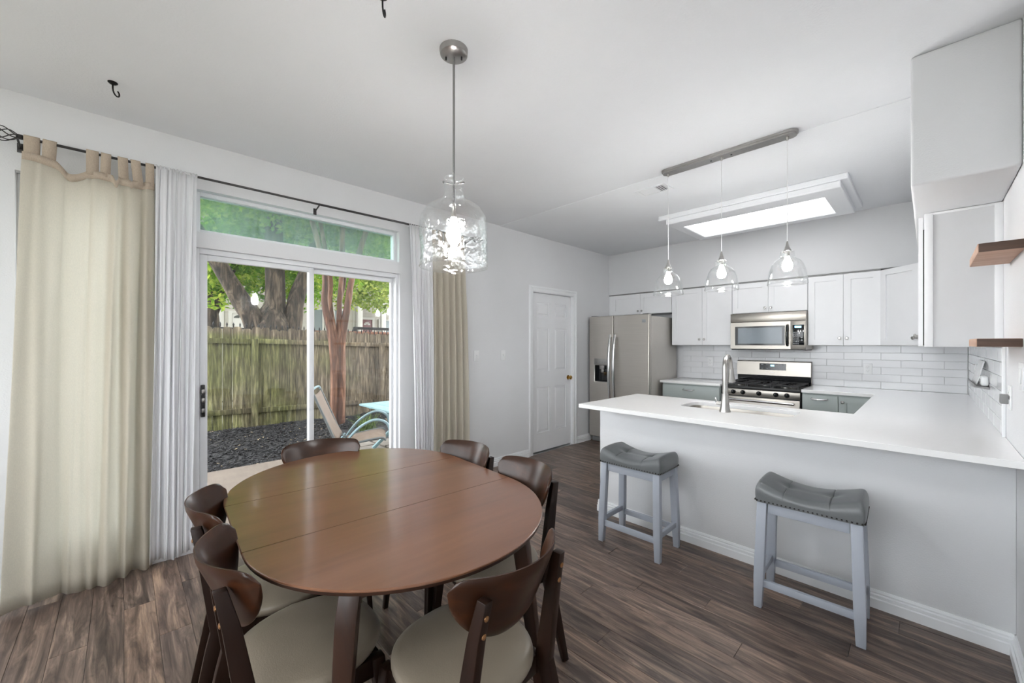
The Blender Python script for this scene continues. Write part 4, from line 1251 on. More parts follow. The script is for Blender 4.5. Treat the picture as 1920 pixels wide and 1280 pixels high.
def foldL(u, v):
    k = 0.25 + 0.75 * min(1, v * 3)
    wide = 0.014 * math.sin(2 * PI * (1.6 * u + 0.15)) + 0.007 * math.sin(2 * PI * 4.1 * u + 1 + v)
    for c_, a_, w_ in ((0.14, 0.016, 0.03), (0.30, -0.014, 0.02), (0.36, 0.010, 0.025), (0.47, -0.014, 0.02)):
        wide += a_ * math.exp(-((u - c_ - 0.03 * v) / w_) ** 2)
    s_ = max(0.0, min(1.0, (u - 0.50) / 0.18))
    deep = 0.030 * math.sin(2 * PI * 7.2 * (u - 0.5) + 0.5 + 0.5 * v) * s_
    return (wide * (0.4 + 0.9 * v) + deep * k) + 0.012 + 0.028 * v * (1 - u)
def topL(u):
    y = -0.382 + 0.522 * u
    sag = 0.0
    for a, b, d in ((-0.265, -0.152, 0.040), (-0.05, -0.024, 0.03), (0.03, 0.042, 0.01)):
        if a < y < b: sag = d * math.sin(PI * (y - a) / (b - a))
    return 2.392 - 0.030 * min(1, u * 2.2) + 0.006 * math.sin(14 * u) - sag
linen_curtain('wide beige linen tab-top curtain at the left edge with daylight showing through', -0.382, 0.140, -0.445, 0.128,
              [(-0.350, 0.056, 0.0), (-0.291, 0.050, 0.004), (-0.127, 0.050, 0.0), (-0.076, 0.042, 0.004), (0.001, 0.044, -0.004), (0.066, 0.044, -0.014), (0.116, 0.040, 0.0)],
              foldL, topL, 0.012, 'beige linen curtains')
def foldR(u, v):
    return 0.024 * math.sin(2 * PI * 5.2 * u + 0.6 * v) * (0.5 + 0.5 * min(1, 3 * v)) + 0.012
linen_curtain('narrow gathered beige linen curtain beside the light switches', 2.125, 2.50, 2.14, 2.57,
              [(2.15, 0.045, 0), (2.22, 0.045, 0), (2.29, 0.045, 0.01), (2.36, 0.045, 0), (2.43, 0.045, 0.01), (2.475, 0.045, 0)],
              foldR, 2.385, 0.012, 'beige linen curtains')

def sheer(label, y0t, y1t, y0b, y1b, folds, zb, ph):
    t = thing('sheer_curtain', label, 'curtain', (RX, (y0b + y1b) / 2, zb), group='white sheer curtains')
    f = lambda u, v: 0.015 + (0.013 * math.sin(2 * PI * folds * u + ph + 0.8 * v) + 0.006 * math.sin(2 * PI * folds * 2.3 * u + 2 * ph)) * (0.35 + 0.65 * min(1, v * 2.2))
    solid(obj('panel', curtain_cloth(y0t, y1t, y0b, y1b, 2.470, zb, f, RX, nu=150), 'sheer', t, angle=80), 0.0012)
    # gathered rod pocket
    bm = BM(); g = []
    for i in range(91):
        u = i / 90
        y = y0t + (y1t - y0t) * u
        rr = 0.0135 + 0.0035 * math.sin(2 * PI * folds * 1.7 * u + ph) + 0.002 * math.sin(77 * u)
        g.append([bm.verts.new((RX + 1.1 * rr * math.cos(a), y, RZ + rr * math.sin(a) - 0.002)) for a in [2 * PI * k / 14 for k in range(14)]])
    for a, b in zip(g, g[1:]):
        for k in range(14): bm.faces.new((a[k], a[(k + 1) % 14], b[(k + 1) % 14], b[k]))
    bmesh.ops.recalc_face_normals(bm, faces=bm.faces)
    obj('rod_pocket', bm, 'sheer', t, angle=80)
    return t
sheer('white sheer curtain gathered left of the sliding door', 0.143, 0.345, 0.118, 0.315, 6.0, 0.045, 0.3)
sheer('white sheer curtain gathered right of the sliding door', 1.878, 2.118, 1.955, 2.128, 6.0, 0.045, 1.3)

# ------------------------------------------------------------------ dining table
TR_, TLF, TZ = 0.533, 0.4555, 0.752
tb = thing('dining_table', 'oval walnut dining table with a leaf in the middle', 'table', (-1.643, 0.80, 0), rotz=-0.055, local=True)
def half(sgn, lay):
    bm = BM()
    x0 = sgn * (TLF / 2 + 0.0027)
    rs = []
    for shr, z in lay:
        rs.append([bm.verts.new((x0 + sgn * (TR_ - shr) * math.cos(-PI / 2 + PI * k / 40), (TR_ - shr) * math.sin(-PI / 2 + PI * k / 40), z)) for k in range(41)])
    for a, b in zip(rs, rs[1:]):
        for k in range(40): bm.faces.new((a[k], a[k + 1], b[k + 1], b[k]))
    bm.faces.new(rs[-1]); bm.faces.new(list(reversed(rs[0])))
    bm.faces.new([r[0] for r in rs] + [r[-1] for r in reversed(rs)])
    bmesh.ops.recalc_face_normals(bm, faces=bm.faces)
    return bm
TOPL = [(0.0012, TZ - 0.007), (0.0, TZ - 0.0045), (0.0005, TZ - 0.0015), (0.003, TZ)]
EDGL = [(0.026, TZ - 0.030), (0.004, TZ - 0.017), (0.0012, TZ - 0.0072)]
def across(lay):
    return [(-TR_ + a, z) for a, z in lay] + [(TR_ - a, z) for a, z in reversed(lay)]
for sg in (1, -1):
    hf = obj('table_half', half(sg, TOPL), 'table_wood', tb, angle=10)
    obj('edge_band', half(sg, EDGL), 'table_edge', hf, angle=30)
lf = obj('extension_leaf', prism(BM(), across(TOPL), 'x', -TLF / 2 + 0.001, TLF / 2 - 0.001), 'table_wood', tb, angle=10)
obj('edge_band', prism(BM(), across(EDGL), 'x', -TLF / 2 + 0.001, TLF / 2 - 0.001), 'table_edge', lf, angle=30)
for sg in (1, -1):
    obj('leaf_seam', box(BM(), sg * (TLF / 2 + 0.00085) - 0.0018, sg * (TLF / 2 + 0.00085) + 0.0018, -TR_ + 0.004, TR_ - 0.004, TZ - 0.02, TZ - 0.0006), 'table_edge', tb)
bm = BM()
for sy in (-1, 1): box(bm, -0.56, 0.56, sy * 0.30 - 0.011, sy * 0.30 + 0.011, TZ - 0.092, TZ - 0.031, 0.002)
for sx in (-1, 1): box(bm, sx * 0.53 - 0.011, sx * 0.53 + 0.011, -0.288, 0.288, TZ - 0.092, TZ - 0.031, 0.002)
obj('apron', bm, 'table_edge', tb)
for sx in (-1, 1):
    for sy in (-1, 1):
        bm = BM()
        bar(bm, [(sx * 0.53, sy * 0.305, TZ - 0.031), (sx * 0.545, sy * 0.325, 0.62), (sx * 0.60, sy * 0.385, 0.0)], [(0.060, 0.060), (0.060, 0.060), (0.036, 0.036)], (1, sy * sx * 0.6, 0), 0.010)
        lg = obj('leg', bm, 'table_edge', tb)
        bm = BM(); beam(bm, (sx * 0.52, sy * 0.20, TZ - 0.06), (sx * 0.44, sy * 0.292, TZ - 0.06), 0.02, 0.05, 0.002)
        obj('corner_brace', bm, 'table_edge', lg)

# ------------------------------------------------------------------ dining chairs (front = +y)
def backrest_mesh():
    bm = BM()
    nu, nv = 36, 10
    Wd, Sg, ZT, HT, th = 0.203, 0.100, 0.825, 0.215, 0.017
    front, back = [], []
    for i in range(nu + 1):
        u = -1 + 2 * i / nu
        us = math.copysign(abs(u) ** 0.9, u)
        fl = (1 - abs(u) ** 5) ** 0.5 if abs(u) < 1 else 0.0
        x = Wd * us
        y = -0.287 + Sg * abs(us) ** 2.1
        top = ZT - 0.004 - 0.036 * (1 - (1 - abs(u) ** 14) ** 0.5)
        bot = ZT - 0.048 - (HT - 0.048) * (1 - abs(u) ** 2.3) ** 0.72
        ddy = Sg * 2.1 * abs(us) ** 1.1 * math.copysign(1, us) / Wd
        n = Vector((-ddy, 1, 0)).normalized()
        cf, cb = [], []
        for j in range(nv + 1):
            v = j / nv
            z = top + (bot - top) * v
            lean = 0.090 * (ZT - z) / HT          # lower edge sits a little forward
            e = (1 - (2 * v - 1) ** 8) ** 0.5 if 0 < v < 1 else 0.0
            e2 = min(1.0, (1 - abs(u) ** 16) ** 0.5 + 0.0)
            hth = th / 2 * (0.25 + 0.75 * e) * (0.3 + 0.7 * e2)
            c = Vector((x, y + lean, z))
            cf.append(bm.verts.new(c + n * hth)); cb.append(bm.verts.new(c - n * hth))
        front.append(cf); back.append(cb)
    for i in range(nu):
        for j in range(nv):
            bm.faces.new((front[i][j], front[i + 1][j], front[i + 1][j + 1], front[i][j + 1]))
            bm.faces.new((back[i][j + 1], back[i + 1][j + 1], back[i + 1][j], back[i][j]))
        bm.faces.new((front[i][0], back[i][0], back[i + 1][0], front[i + 1][0]))
        bm.faces.new((front[i + 1][nv], back[i + 1][nv], back[i][nv], front[i][nv]))
    for i in (0, nu):
        for j in range(nv):
            q = (front[i][j], front[i][j + 1], back[i][j + 1], back[i][j])
            bm.faces.new(q if i == 0 else tuple(reversed(q)))
    bmesh.ops.recalc_face_normals(bm, faces=bm.faces)
    return bm

def cushion_mesh(a, b, z0, h, dome, e=2.6, back_flat=0.0):
    bm = BM()
    layers = [(0.90, z0), (0.965, z0 + 0.004), (1.0, z0 + h * 0.45), (0.995, z0 + h * 0.7), (0.96, z0 + h * 0.92), (0.88, z0 + h + dome * 0.18), (0.7, z0 + h + dome * 0.5), (0.4, z0 + h + dome * 0.85), (0.12, z0 + h + dome)]
    rings = []
    for s_, z in layers:
        ring = []
        for x, y in superpoly(a, b, e, 44):
            tp = 1.0 - 0.10 * (y / b) if y > 0 else 1.0 - 0.16 * (-y / b)
            ring.append(bm.verts.new((x * s_ * tp, y * s_, z)))
        rings.append(ring)
    k = 44
    for p, q in zip(rings, rings[1:]):
        for i in range(k): bm.faces.new((p[i], p[(i + 1) % k], q[(i + 1) % k], q[i]))
    bm.faces.new(rings[-1]); bm.faces.new(list(reversed(rings[0])))
    return bm

def make_chair():
    t = thing('dining_chair', 'x', 'chair', (0, 0, 0), local=True, group='walnut dining chairs around the table')
    obj('seat', cushion_mesh(0.212, 0.207, 0.425, 0.042, 0.014, 2.6), 'vinyl_seat', t, angle=60)
    bm = BM()
    for s_ in (-1, 1): beam(bm, (s_ * 0.165, -0.165, 0.395), (s_ * 0.17, 0.145, 0.395), 0.022, 0.058, 0.002)
    beam(bm, (-0.155, 0.150, 0.395), (0.155, 0.150, 0.395), 0.022, 0.058, 0.002)
    beam(bm, (-0.155, -0.150, 0.395), (0.155, -0.150, 0.395), 0.022, 0.058, 0.002)
    obj('seat_frame', bm, 'chair_leg', t)
    br = obj('backrest', backrest_mesh(), 'chair_wood', t, angle=50)
    for s_ in (-1, 1):
        bm = BM()
        bar(bm, [(s_ * 0.152, -0.246, 0.775), (s_ * 0.158, -0.222, 0.67), (s_ * 0.168, -0.182, 0.425), (s_ * 0.172, -0.198, 0.36), (s_ * 0.188, -0.275, 0.0)],
            [(0.026, 0.030), (0.028, 0.040), (0.030, 0.052), (0.030, 0.050), (0.026, 0.028)], (1, 0, 0), 0.003)
        p = obj('rear_leg', bm, 'chair_leg', t)
        for z, y in ((0.735, -0.2545), (0.688, -0.2455)):
            bm = BM(); lathe(bm, [(0.0075, 0), (0.007, 0.002), (0.004, 0.0035), (0, 0.004)], seg=12)
            for v in bm.verts: v.co = Vector((s_ * 0.1555 + v.co.x, y - v.co.z, z + v.co.y))
            bmesh.ops.recalc_face_normals(bm, faces=bm.faces)
            obj('bolt_plug', bm, 'bolt', p)
        bm = BM()
        bar(bm, [(s_ * 0.172, 0.148, 0.424), (s_ * 0.178, 0.155, 0.34), (s_ * 0.196, 0.185, 0.0)], [(0.034, 0.040), (0.034, 0.038), (0.024, 0.024)], (1, 0, 0), 0.004)
        obj('front_leg', bm, 'chair_leg', t)
    return t
chair0 = make_chair()
chairs = [
    ((-0.990, 0.752), math.radians(94.4), 'curved-back walnut dining chair nearest the bar stools, at the table end'),
    ((-1.362, 0.422), math.radians(-2), 'curved-back walnut dining chair in the lower left corner beside the table leg'),
    ((-1.800, 0.440), math.radians(-9), 'curved-back walnut dining chair next to the white sheer on the left'),
    ((-2.225, 0.770), math.radians(-104), 'walnut dining chair at the far table end in front of the glass door'),
    ((-1.785, 1.175), math.radians(181), 'walnut dining chair on the far long side, nearer the beige curtain'),
    ((-1.345, 1.160), math.radians(169), 'walnut dining chair on the far long side, nearer the peninsula'),
]
for i, ((x, y), a, lab) in enumerate(chairs):
    c = chair0 if i == 0 else dup_tree(chair0)
    c.location = (x, y, 0); c.rotation_euler = (0, 0, a); c['label'] = lab

# ------------------------------------------------------------------ saddle bar stools
def saddle_seat():
    bm = BM()
    a, b, z0 = 0.222, 0.150, 0.553
    def spaced(n):
        out = []
        for i in range(n + 1):
            s_ = -1 + 2 * i / n
            out.append(math.copysign(1 - (1 - abs(s_)) ** 1.9, s_))
        return out
    S, T = spaced(40), spaced(28)
    S = sorted(set(S) | {k * 0.42 + d for k in (-1, 1) for d in (-0.026, -0.014, -0.006, 0.0, 0.006, 0.014, 0.026)})
    g = []
    for s_ in S:
        col = []
        for q in T:
            m_ = max(abs(s_), abs(q))
            rim = (1 - abs(s_) ** 26) * (1 - abs(q) ** 22)
            rim = max(0.0, rim) ** 0.5
            hgt = 0.056 + 0.044 * abs(s_) ** 1.8 - 0.010 * (1 - abs(s_) ** 2)
            puff = 0.010 * (1 - q * q)
            dim = 0.0
            for bx_ in (-0.42, 0.42):
                dd = ((s_ - bx_) * a) ** 2 + (q * b) ** 2
                dim += 0.014 * math.exp(-dd / 0.0008)
                dim += 0.0045 * math.exp(-((s_ - bx_) * a / 0.0022) ** 2)
            dim += 0.003 * math.exp(-(q * b / 0.008) ** 2) * (1 if abs(s_) < 0.42 else 0)
            z = z0 + 0.008 + (hgt + puff - dim) * rim
            bul = 1 + 0.02 * math.sin(PI * min(1, rim)) 
            rc = 1 - 0.03 * (abs(s_) ** 6) * (abs(q) ** 6)
            col.append(bm.verts.new((a * s_ * rc * bul, b * q * rc * bul, z)))
        g.append(col)
    for i in range(len(S) - 1):
        for j in range(len(T) - 1):
            bm.faces.new((g[i][j], g[i + 1][j], g[i + 1][j + 1], g[i][j + 1]))
    bd = [e for e in bm.edges if e.is_boundary]
    ex = bmesh.ops.extrude_edge_only(bm, edges=bd)
    vv = [v for v in ex['geom'] if isinstance(v, bmesh.types.BMVert)]
    for v in vv: v.co.z = z0
    bmesh.ops.contextual_create(bm, geom=[e for e in bm.edges if e.is_boundary])
    bmesh.ops.recalc_face_normals(bm, faces=bm.faces)
    return bm
def make_stool():
    t = thing('bar_stool', 'x', 'stool', (0, 0, 0), local=True, group='saddle bar stools')
    st = obj('seat', saddle_seat(), 'stool_leather', t, angle=60)
    bm = BM()
    def studs(p, q, n):
        for i in range(n):
            k = Vector(p).lerp(Vector(q), (i + 0.5) / n)
            bmesh.ops.create_icosphere(bm, subdivisions=1, radius=0.0052, matrix=Matrix.Translation(k))
    a, b, z = 0.220, 0.148, 0.561
    for sy in (-1, 1): studs((-a, sy * b, z), (a, sy * b, z), 24)
    for sx in (-1, 1): studs((sx * a, -b, z), (sx * a, b, z), 16)
    nt_ = obj('nailhead_trim', bm, 'nail', st); nt_['kind'] = 'stuff'
    bm = BM()
    for sy in (-1, 1): box(bm, -0.165, 0.165, sy * 0.120 - 0.009, sy * 0.120 + 0.009, 0.497, 0.553, 0.002)
    for sx in (-1, 1): box(bm, sx * 0.190 - 0.009, sx * 0.190 + 0.009, -0.10, 0.10, 0.497, 0.553, 0.002)
    obj('apron', bm, 'stool_paint', t)
    for sx in (-1, 1):
        for sy in (-1, 1):
            bm = BM()
            bar(bm, [(sx * 0.190, sy * 0.121, 0.553), (sx * 0.202, sy * 0.137, 0.16), (sx * 0.206, sy * 0.142, 0.0)], [(0.044, 0.038), (0.046, 0.040), (0.036, 0.032)], (1, 0, 0), 0.003)
            lg = obj('leg', bm, 'stool_paint', t)
    for sy in (-1, 1):
        bm = BM(); beam(bm, (-0.19, sy * 0.137, 0.130), (0.19, sy * 0.137, 0.130), 0.022, 0.036, 0.002)
        obj('footrest', bm, 'stool_paint', t)
    for sx in (-1, 1):
        bm = BM(); beam(bm, (sx * 0.2015, -0.125, 0.158), (sx * 0.2015, 0.125, 0.158), 0.022, 0.034, 0.002)
        obj('side_rail', bm, 'stool_paint', t)
    return t
stool0 = make_stool()
stool0.location = (-1.395, 2.572, 0); stool0.rotation_euler = (0, 0, math.radians(1)); stool0['label'] = 'grey saddle bar stool near the free end of the peninsula'
s_ = dup_tree(stool0)
s_.location = (-0.422, 2.562, 0); s_.rotation_euler = (0, 0, math.radians(2)); s_['label'] = 'grey saddle bar stool nearer the right wall'
# ------------------------------------------------------------------ outdoors
GZ = -0.10
MT['soil'] = mat('soil_dark', C(70, 62, 52), 0.95, var=0.3, vscale=3, bump=0.5, bscale=12)
MT['grass_ground'] = mat('far_lawn', C(150, 146, 132), 0.95, var=0.2, vscale=2, bump=0.5, bscale=20)
MT['mulch'] = mat('black_mulch', C(40, 39, 41), 0.9, var=0.5, vscale=40, bump=0.8, bscale=60)
MT['mulch_light'] = mat('dry_leaf_litter', C(176, 158, 128), 0.8, var=0.3, vscale=9)
MT['concrete'] = mat('patio_concrete', C(104, 93, 84), 0.9, var=0.12, vscale=5, bump=0.3, bscale=50)
MT['paver'] = mat('paver_stone', C(120, 113, 105), 0.9, var=0.15, vscale=6, bump=0.3, bscale=40, rnd=True)
MT['iron'] = mat('black_iron', C(34, 34, 36), 0.5, 0.5, var=0.1)
MT['blue_paint'] = mat('patio_blue_paint', C(126, 154, 158), 0.5, var=0.06, vscale=10)
MT['blue_steel'] = mat('patio_chair_steel', C(128, 150, 156), 0.4, 0.2, var=0.06, vscale=10)
MT['chair_dark'] = mat('patio_chair_edge', C(92, 96, 96), 0.6, var=0.08)
MT['sling'] = mat('patio_sling_taupe', C(114, 98, 86), 0.8, var=0.06, vscale=12, bump=0.2, bscale=300)
MT['siding'] = mat('siding_cream', C(146, 142, 133), 0.7, var=0.03)
MT['house_trim'] = mat('house_trim_white', C(160, 158, 152), 0.6, var=0.02)
MT['house_glass'] = mat('house_window_dark', C(92, 102, 104), 0.15, var=0.15, vscale=2)
MT['fan_glass'] = mat('fanlight_dark', C(58, 60, 60), 0.2, var=0.1)
MT['red_door'] = mat('maroon_door', C(88, 44, 44), 0.5, var=0.06)
MT['roof'] = mat('roof_shingle', C(104, 94, 86), 0.9, var=0.2, vscale=12, bump=0.4, bscale=30)
MT['brick'] = mat('brick_brown', C(122, 84, 68), 0.9, var=0.35, vscale=9, bump=0.5, bscale=30)
MT['bark'] = wood('elm_bark', [(0.36, C(22, 18, 15)), (0.5, C(58, 50, 42)), (0.64, C(102, 90, 77))], grain=(11, 11, 2.2), rough=0.95, bump=1.0, rnd=False, distort=0.8)
MT['bark_red'] = wood('crape_myrtle_bark', [(0.34, C(38, 24, 18)), (0.5, C(88, 56, 40)), (0.66, C(142, 106, 86))], grain=(9, 9, 1.2), rough=0.7, bump=0.4, rnd=False, distort=0.8)
MT['leaf_bright'] = leaf_mat('leaves_yellow_green', [(0.34, C(46, 92, 28)), (0.50, C(104, 146, 46)), (0.68, C(186, 192, 86))])
MT['leaf_mid'] = leaf_mat('leaves_mid_green', [(0.34, C(44, 84, 32)), (0.5, C(90, 134, 50)), (0.68, C(154, 176, 84))])
MT['leaf_olive'] = leaf_mat('leaves_olive', [(0.34, C(72, 98, 42)), (0.5, C(132, 156, 70)), (0.66, C(200, 202, 116))])
MT['blade'] = leaf_mat('liriope_blade', [(0.3, C(62, 82, 44)), (0.7, C(122, 140, 84))], 0.25, 6)

def fence_mat():
    m, nt, b = new_mat('weathered_fence_wood')
    geo = N(nt, 'ShaderNodeNewGeometry')
    v = coords(nt, (30, 30, 3.0), rnd=True)
    n = N(nt, 'ShaderNodeTexNoise'); n.inputs['Scale'].default_value = 1.0; n.inputs['Detail'].default_value = 7; n.inputs['Roughness'].default_value = 0.65
    nt.links.new(v, n.inputs['Vector'])
    grey = ramp(nt, n.outputs['Fac'], [(0.30, C(48, 42, 35)), (0.5, C(104, 93, 80)), (0.72, C(166, 153, 135))])
    green = ramp(nt, n.outputs['Fac'], [(0.30, C(46, 47, 29)), (0.5, C(94, 95, 58)), (0.72, C(152, 152, 104))])
    # moss: patchy, more of it on the damp end of the fence
    n2 = N(nt, 'ShaderNodeTexNoise'); n2.inputs['Scale'].default_value = 1.1; n2.inputs['Detail'].default_value = 5
    nt.links.new(geo.outputs['Position'], n2.inputs['Vector'])
    sp = N(nt, 'ShaderNodeSeparateXYZ'); nt.links.new(geo.outputs['Position'], sp.inputs[0])
    mr = N(nt, 'ShaderNodeMapRange'); mr.inputs['From Min'].default_value = 1.0; mr.inputs['From Max'].default_value = 4.2
    mr.inputs['To Min'].default_value = 0.30; mr.inputs['To Max'].default_value = -0.28
    nt.links.new(sp.outputs['Y'], mr.inputs['Value'])
    zr = N(nt, 'ShaderNodeMapRange'); zr.inputs['From Min'].default_value = 1.45; zr.inputs['From Max'].default_value = 1.6
    zr.inputs['To Min'].default_value = 0.0; zr.inputs['To Max'].default_value = -0.45
    nt.links.new(sp.outputs['Z'], zr.inputs['Value'])
    ad = N(nt, 'ShaderNodeMath', operation='ADD'); nt.links.new(n2.outputs['Fac'], ad.inputs[0]); nt.links.new(mr.outputs[0], ad.inputs[1])
    ad2 = N(nt, 'ShaderNodeMath', operation='ADD'); nt.links.new(ad.outputs[0], ad2.inputs[0]); nt.links.new(zr.outputs[0], ad2.inputs[1])
    fac = ramp(nt, ad2.outputs[0], [(0.40, (0, 0, 0, 1)), (0.70, (1, 1, 1, 1))])
    mx = N(nt, 'ShaderNodeMix', data_type='RGBA'); nt.links.new(fac, mx.inputs['Factor']); nt.links.new(grey, mx.inputs['A']); nt.links.new(green, mx.inputs['B'])
    oi = N(nt, 'ShaderNodeObjectInfo')
    tr = ramp(nt, oi.outputs['Random'], [(0, (0.62, 0.61, 0.59, 1)), (1, (1.1, 1.1, 1.07, 1))])
    m4 = N(nt, 'ShaderNodeMix', data_type='RGBA', blend_type='MULTIPLY'); m4.inputs['Factor'].default_value = 1
    nt.links.new(mx.outputs['Result'], m4.inputs['A']); nt.links.new(tr, m4.inputs['B'])
    nt.links.new(m4.outputs['Result'], b.inputs['Base Color'])
    b.inputs['Roughness'].default_value = 0.9
    bp = N(nt, 'ShaderNodeBump'); bp.inputs['Strength'].default_value = 0.5; bp.inputs['Distance'].default_value = 0.004
    nt.links.new(n.outputs['Fac'], bp.inputs['Height']); nt.links.new(bp.outputs[0], b.inputs['Normal'])
    return m
MT['fence'] = fence_mat()

struct('ground', box(BM(), -45, 30, -30, 40, -0.35, GZ - 0.04), 'grass_ground')
patio = struct('patio_slab', box(BM(), -5.78, XL - WT - 0.001, -2.0, 2.25, GZ - 0.04, GZ, 0.004), 'concrete')
pav = struct('patio_pavers', box(BM(), -7.0, XL - WT - 0.001, 2.252, 6.5, GZ - 0.04, GZ - 0.02), 'soil')
for i in range(8):
    for j in range(9):
        x = -6.98 + i * 0.425 + (0.2 if j % 2 else 0); y = 2.27 + j * 0.46
        if x > -3.98 or (x < -6.2 and y < 3.4): continue
        bm = BM()
        pts = [(x + px * 0.205 * R.uniform(0.9, 1.0) + 0.21, y + py * 0.22 * R.uniform(0.9, 1.0) + 0.225) for px, py in ((-1, -1), (0, -1.02), (1, -1), (1.02, 0), (1, 1), (0, 1.02), (-1, 1), (-1.02, 0))]
        prism(bm, pts, 'z', GZ - 0.022, GZ + R.uniform(-0.006, 0.004))
        o = obj('paver', bm, 'paver', pav)

def bed_z(x, y):
    s_ = max(0.0, min(1.0, (-5.78 - x) / 0.5))
    return GZ - 0.035 + 0.06 * s_ + 0.05 * s_ * noise.noise(Vector((x * 1.1, y * 1.1, 3))) + 0.02 * noise.noise(Vector((x * 5, y * 5, 1)))
bm = BM(); g = []
for i in range(61):
    g.append([bm.verts.new((-9.1 + 3.33 * i / 60, -2 + 9.0 * j / 120, bed_z(-9.1 + 3.33 * i / 60, -2 + 9.0 * j / 120) + (0.015 * noise.noise(Vector((i * 1.7, j * 1.3, 0)))))) for j in range(121)])
for a, b in zip(g, g[1:]):
    for k in range(120): bm.faces.new((a[k], b[k], b[k + 1], a[k + 1]))
bmesh.ops.recalc_face_normals(bm, faces=bm.faces)
mb = obj('mulch_bed', bm, 'mulch', None, label='black mulch bed between the patio and the wooden fence', cat='mulch', kind='stuff')
def chips(n, size, seed):
    rr = random.Random(seed); bm = BM()
    for _ in range(n):
        x, y = rr.uniform(-8.15, -5.78), rr.uniform(0.2, 4.6)
        if x > -6.9 and y > 2.5: continue
        c = Vector((x, y, bed_z(x, y) + rr.uniform(0.008, 0.026)))
        l, w, h_ = size * rr.uniform(0.6, 1.6), size * rr.uniform(0.3, 0.6), size * rr.uniform(0.1, 0.25)
        M3 = Matrix.Rotation(rr.uniform(0, 6.3), 3, 'Z') @ Matrix.Rotation(rr.uniform(-0.6, 0.6), 3, 'X') @ Matrix.Rotation(rr.uniform(-0.5, 0.5), 3, 'Y')
        v = [bm.verts.new(c + M3 @ Vector((sx * l, sy * w, sz * h_))) for sz in (-1, 1) for sx, sy in ((-1, -0.7), (1, -1), (0.8, 1), (-1, 0.9))]
        for q in ((4, 5, 6, 7), (0, 1, 5, 4), (1, 2, 6, 5), (2, 3, 7, 6), (3, 0, 4, 7)): bm.faces.new([v[i] for i in q])
    return bm
o = obj('mulch_chips', chips(9000, 0.02, 3), 'mulch', mb); o['kind'] = 'stuff'
o = obj('leaf_litter', chips(320, 0.012, 5), 'mulch_light', mb); o['kind'] = 'stuff'

# ---- wooden fence
XF = -8.25
fz = lambda y: 1.683 - 0.0266 * (y - 0.98)
t = thing('wooden_fence', 'weathered mossy wooden privacy fence across the back yard', 'fence', (XF, 3, GZ))
y = -1.2
while y < 7.6:
    w = R.choice((0.138, 0.14, 0.142))
    top = fz(y) + R.uniform(-0.022, 0.022)
    e = 0.030
    x0 = XF + R.uniform(-0.004, 0.004)
    bm = prism(BM(), [(y + 0.002, GZ - 0.05), (y + w - 0.002, GZ - 0.05), (y + w - 0.002, top - e), (y + w - 0.002 - e, top), (y + 0.002 + e, top), (y + 0.002, top - e)], 'x', x0 - 0.018, x0)
    obj('picket', bm, 'fence', t)
    y += w + R.uniform(0.0, 0.003)
posts = [-0.70, 1.655, 4.01, 6.36]
for py in posts:
    obj('post', box(BM(), XF + 0.006, XF + 0.096, py - 0.046, py + 0.046, GZ - 0.1, fz(py) - 0.20, 0.004), 'fence', t)
for i, (a, b) in enumerate(zip([-1.2] + posts, posts + [7.6])):
    a2 = a + (0.047 if i else 0); b2 = b - (0.047 if i < len(posts) else 0)
    for dz, hgt in ((-0.235, 0.085), (-1.45, 0.085)):
        bm = BM(); beam(bm, (XF + 0.026, a2, fz(a2) + dz + R.uniform(-.012, .012)), (XF + 0.026, b2, fz(b2) + dz + R.uniform(-.012, .012)), 0.036, hgt, 0.003)
        obj('rail', bm, 'fence', t)

# ---- iron fence and brick wall behind it
t = thing('iron_fence', 'black iron fence with spear tips showing above the wooden fence', 'fence', (-9.3, 3, GZ))
izt = lambda y: 1.80 - 0.030 * (y - 1.0)
pk = None
for k in range(40):
    y = 1.0 + 0.105 * k
    if pk is None:
        bm = BM()
        tube(bm, [(-9.3, y, GZ), (-9.3, y, izt(y) - 0.06)], 0.008, 6)
        lathe(bm, [(0.008, -0.07), (0.015, -0.055), (0.008, -0.045), (0.017, -0.03), (0.0, 0.02)], -9.3, y, izt(y), 8)
        pk = obj('picket', bm, 'iron', t)
    else:
        o = pk.copy(); COL.objects.link(o); o.parent = t; o.location = (0, 0.105 * k, izt(y) - izt(1.0))
for dz in (-0.10, -1.5):
    bm = BM(); beam(bm, (-9.3, 0.9, izt(0.9) + dz), (-9.3, 5.2, izt(5.2) + dz), 0.02, 0.03); obj('rail', bm, 'iron', t)
t = thing('brick_wall', 'low brown brick garden wall beyond the iron fence', 'wall', (-13.0, 6.0, GZ))
obj('courses', box(BM(), -13.2, -12.9, 4.0, 7.6, GZ - 0.1, 1.72), 'brick', t)
obj('coping', box(BM(), -13.24, -12.86, 3.96, 7.64, 1.72, 1.79, 0.01), 'brick', t)

# ---- trees
def leaves(blobs, n, size, seed):
    rr = random.Random(seed); vs_, fs_ = [], []
    tot = sum(b[3] * b[4] * b[5] for b in blobs)
    for (cx, cy, cz, rx, ry, rz) in blobs:
        for _ in range(int(n * rx * ry * rz / tot)):
            d = Vector((rr.gauss(0, 1), rr.gauss(0, 1), rr.gauss(0, 1))).normalized() * rr.random() ** 0.4
            c = Vector((cx + d.x * rx, cy + d.y * ry, cz + d.z * rz))
            a = Vector((rr.gauss(0, 1), rr.gauss(0, 1), rr.gauss(-0.3, 0.7))).normalized()
            b_ = a.cross(Vector((rr.gauss(0, 1), rr.gauss(0, 1), rr.gauss(0, 1)))).normalized()
            l = size * rr.uniform(0.6, 1.3); w = l * rr.uniform(0.35, 0.6)
            i = len(vs_)
            vs_ += [c - a * l, c + b_ * w, c + a * l, c - b_ * w]
            fs_.append((i, i + 1, i + 2, i + 3))
    bm = BM()
    vv = [bm.verts.new(v) for v in vs_]
    for f in fs_: bm.faces.new([vv[k] for k in f])
    return bm
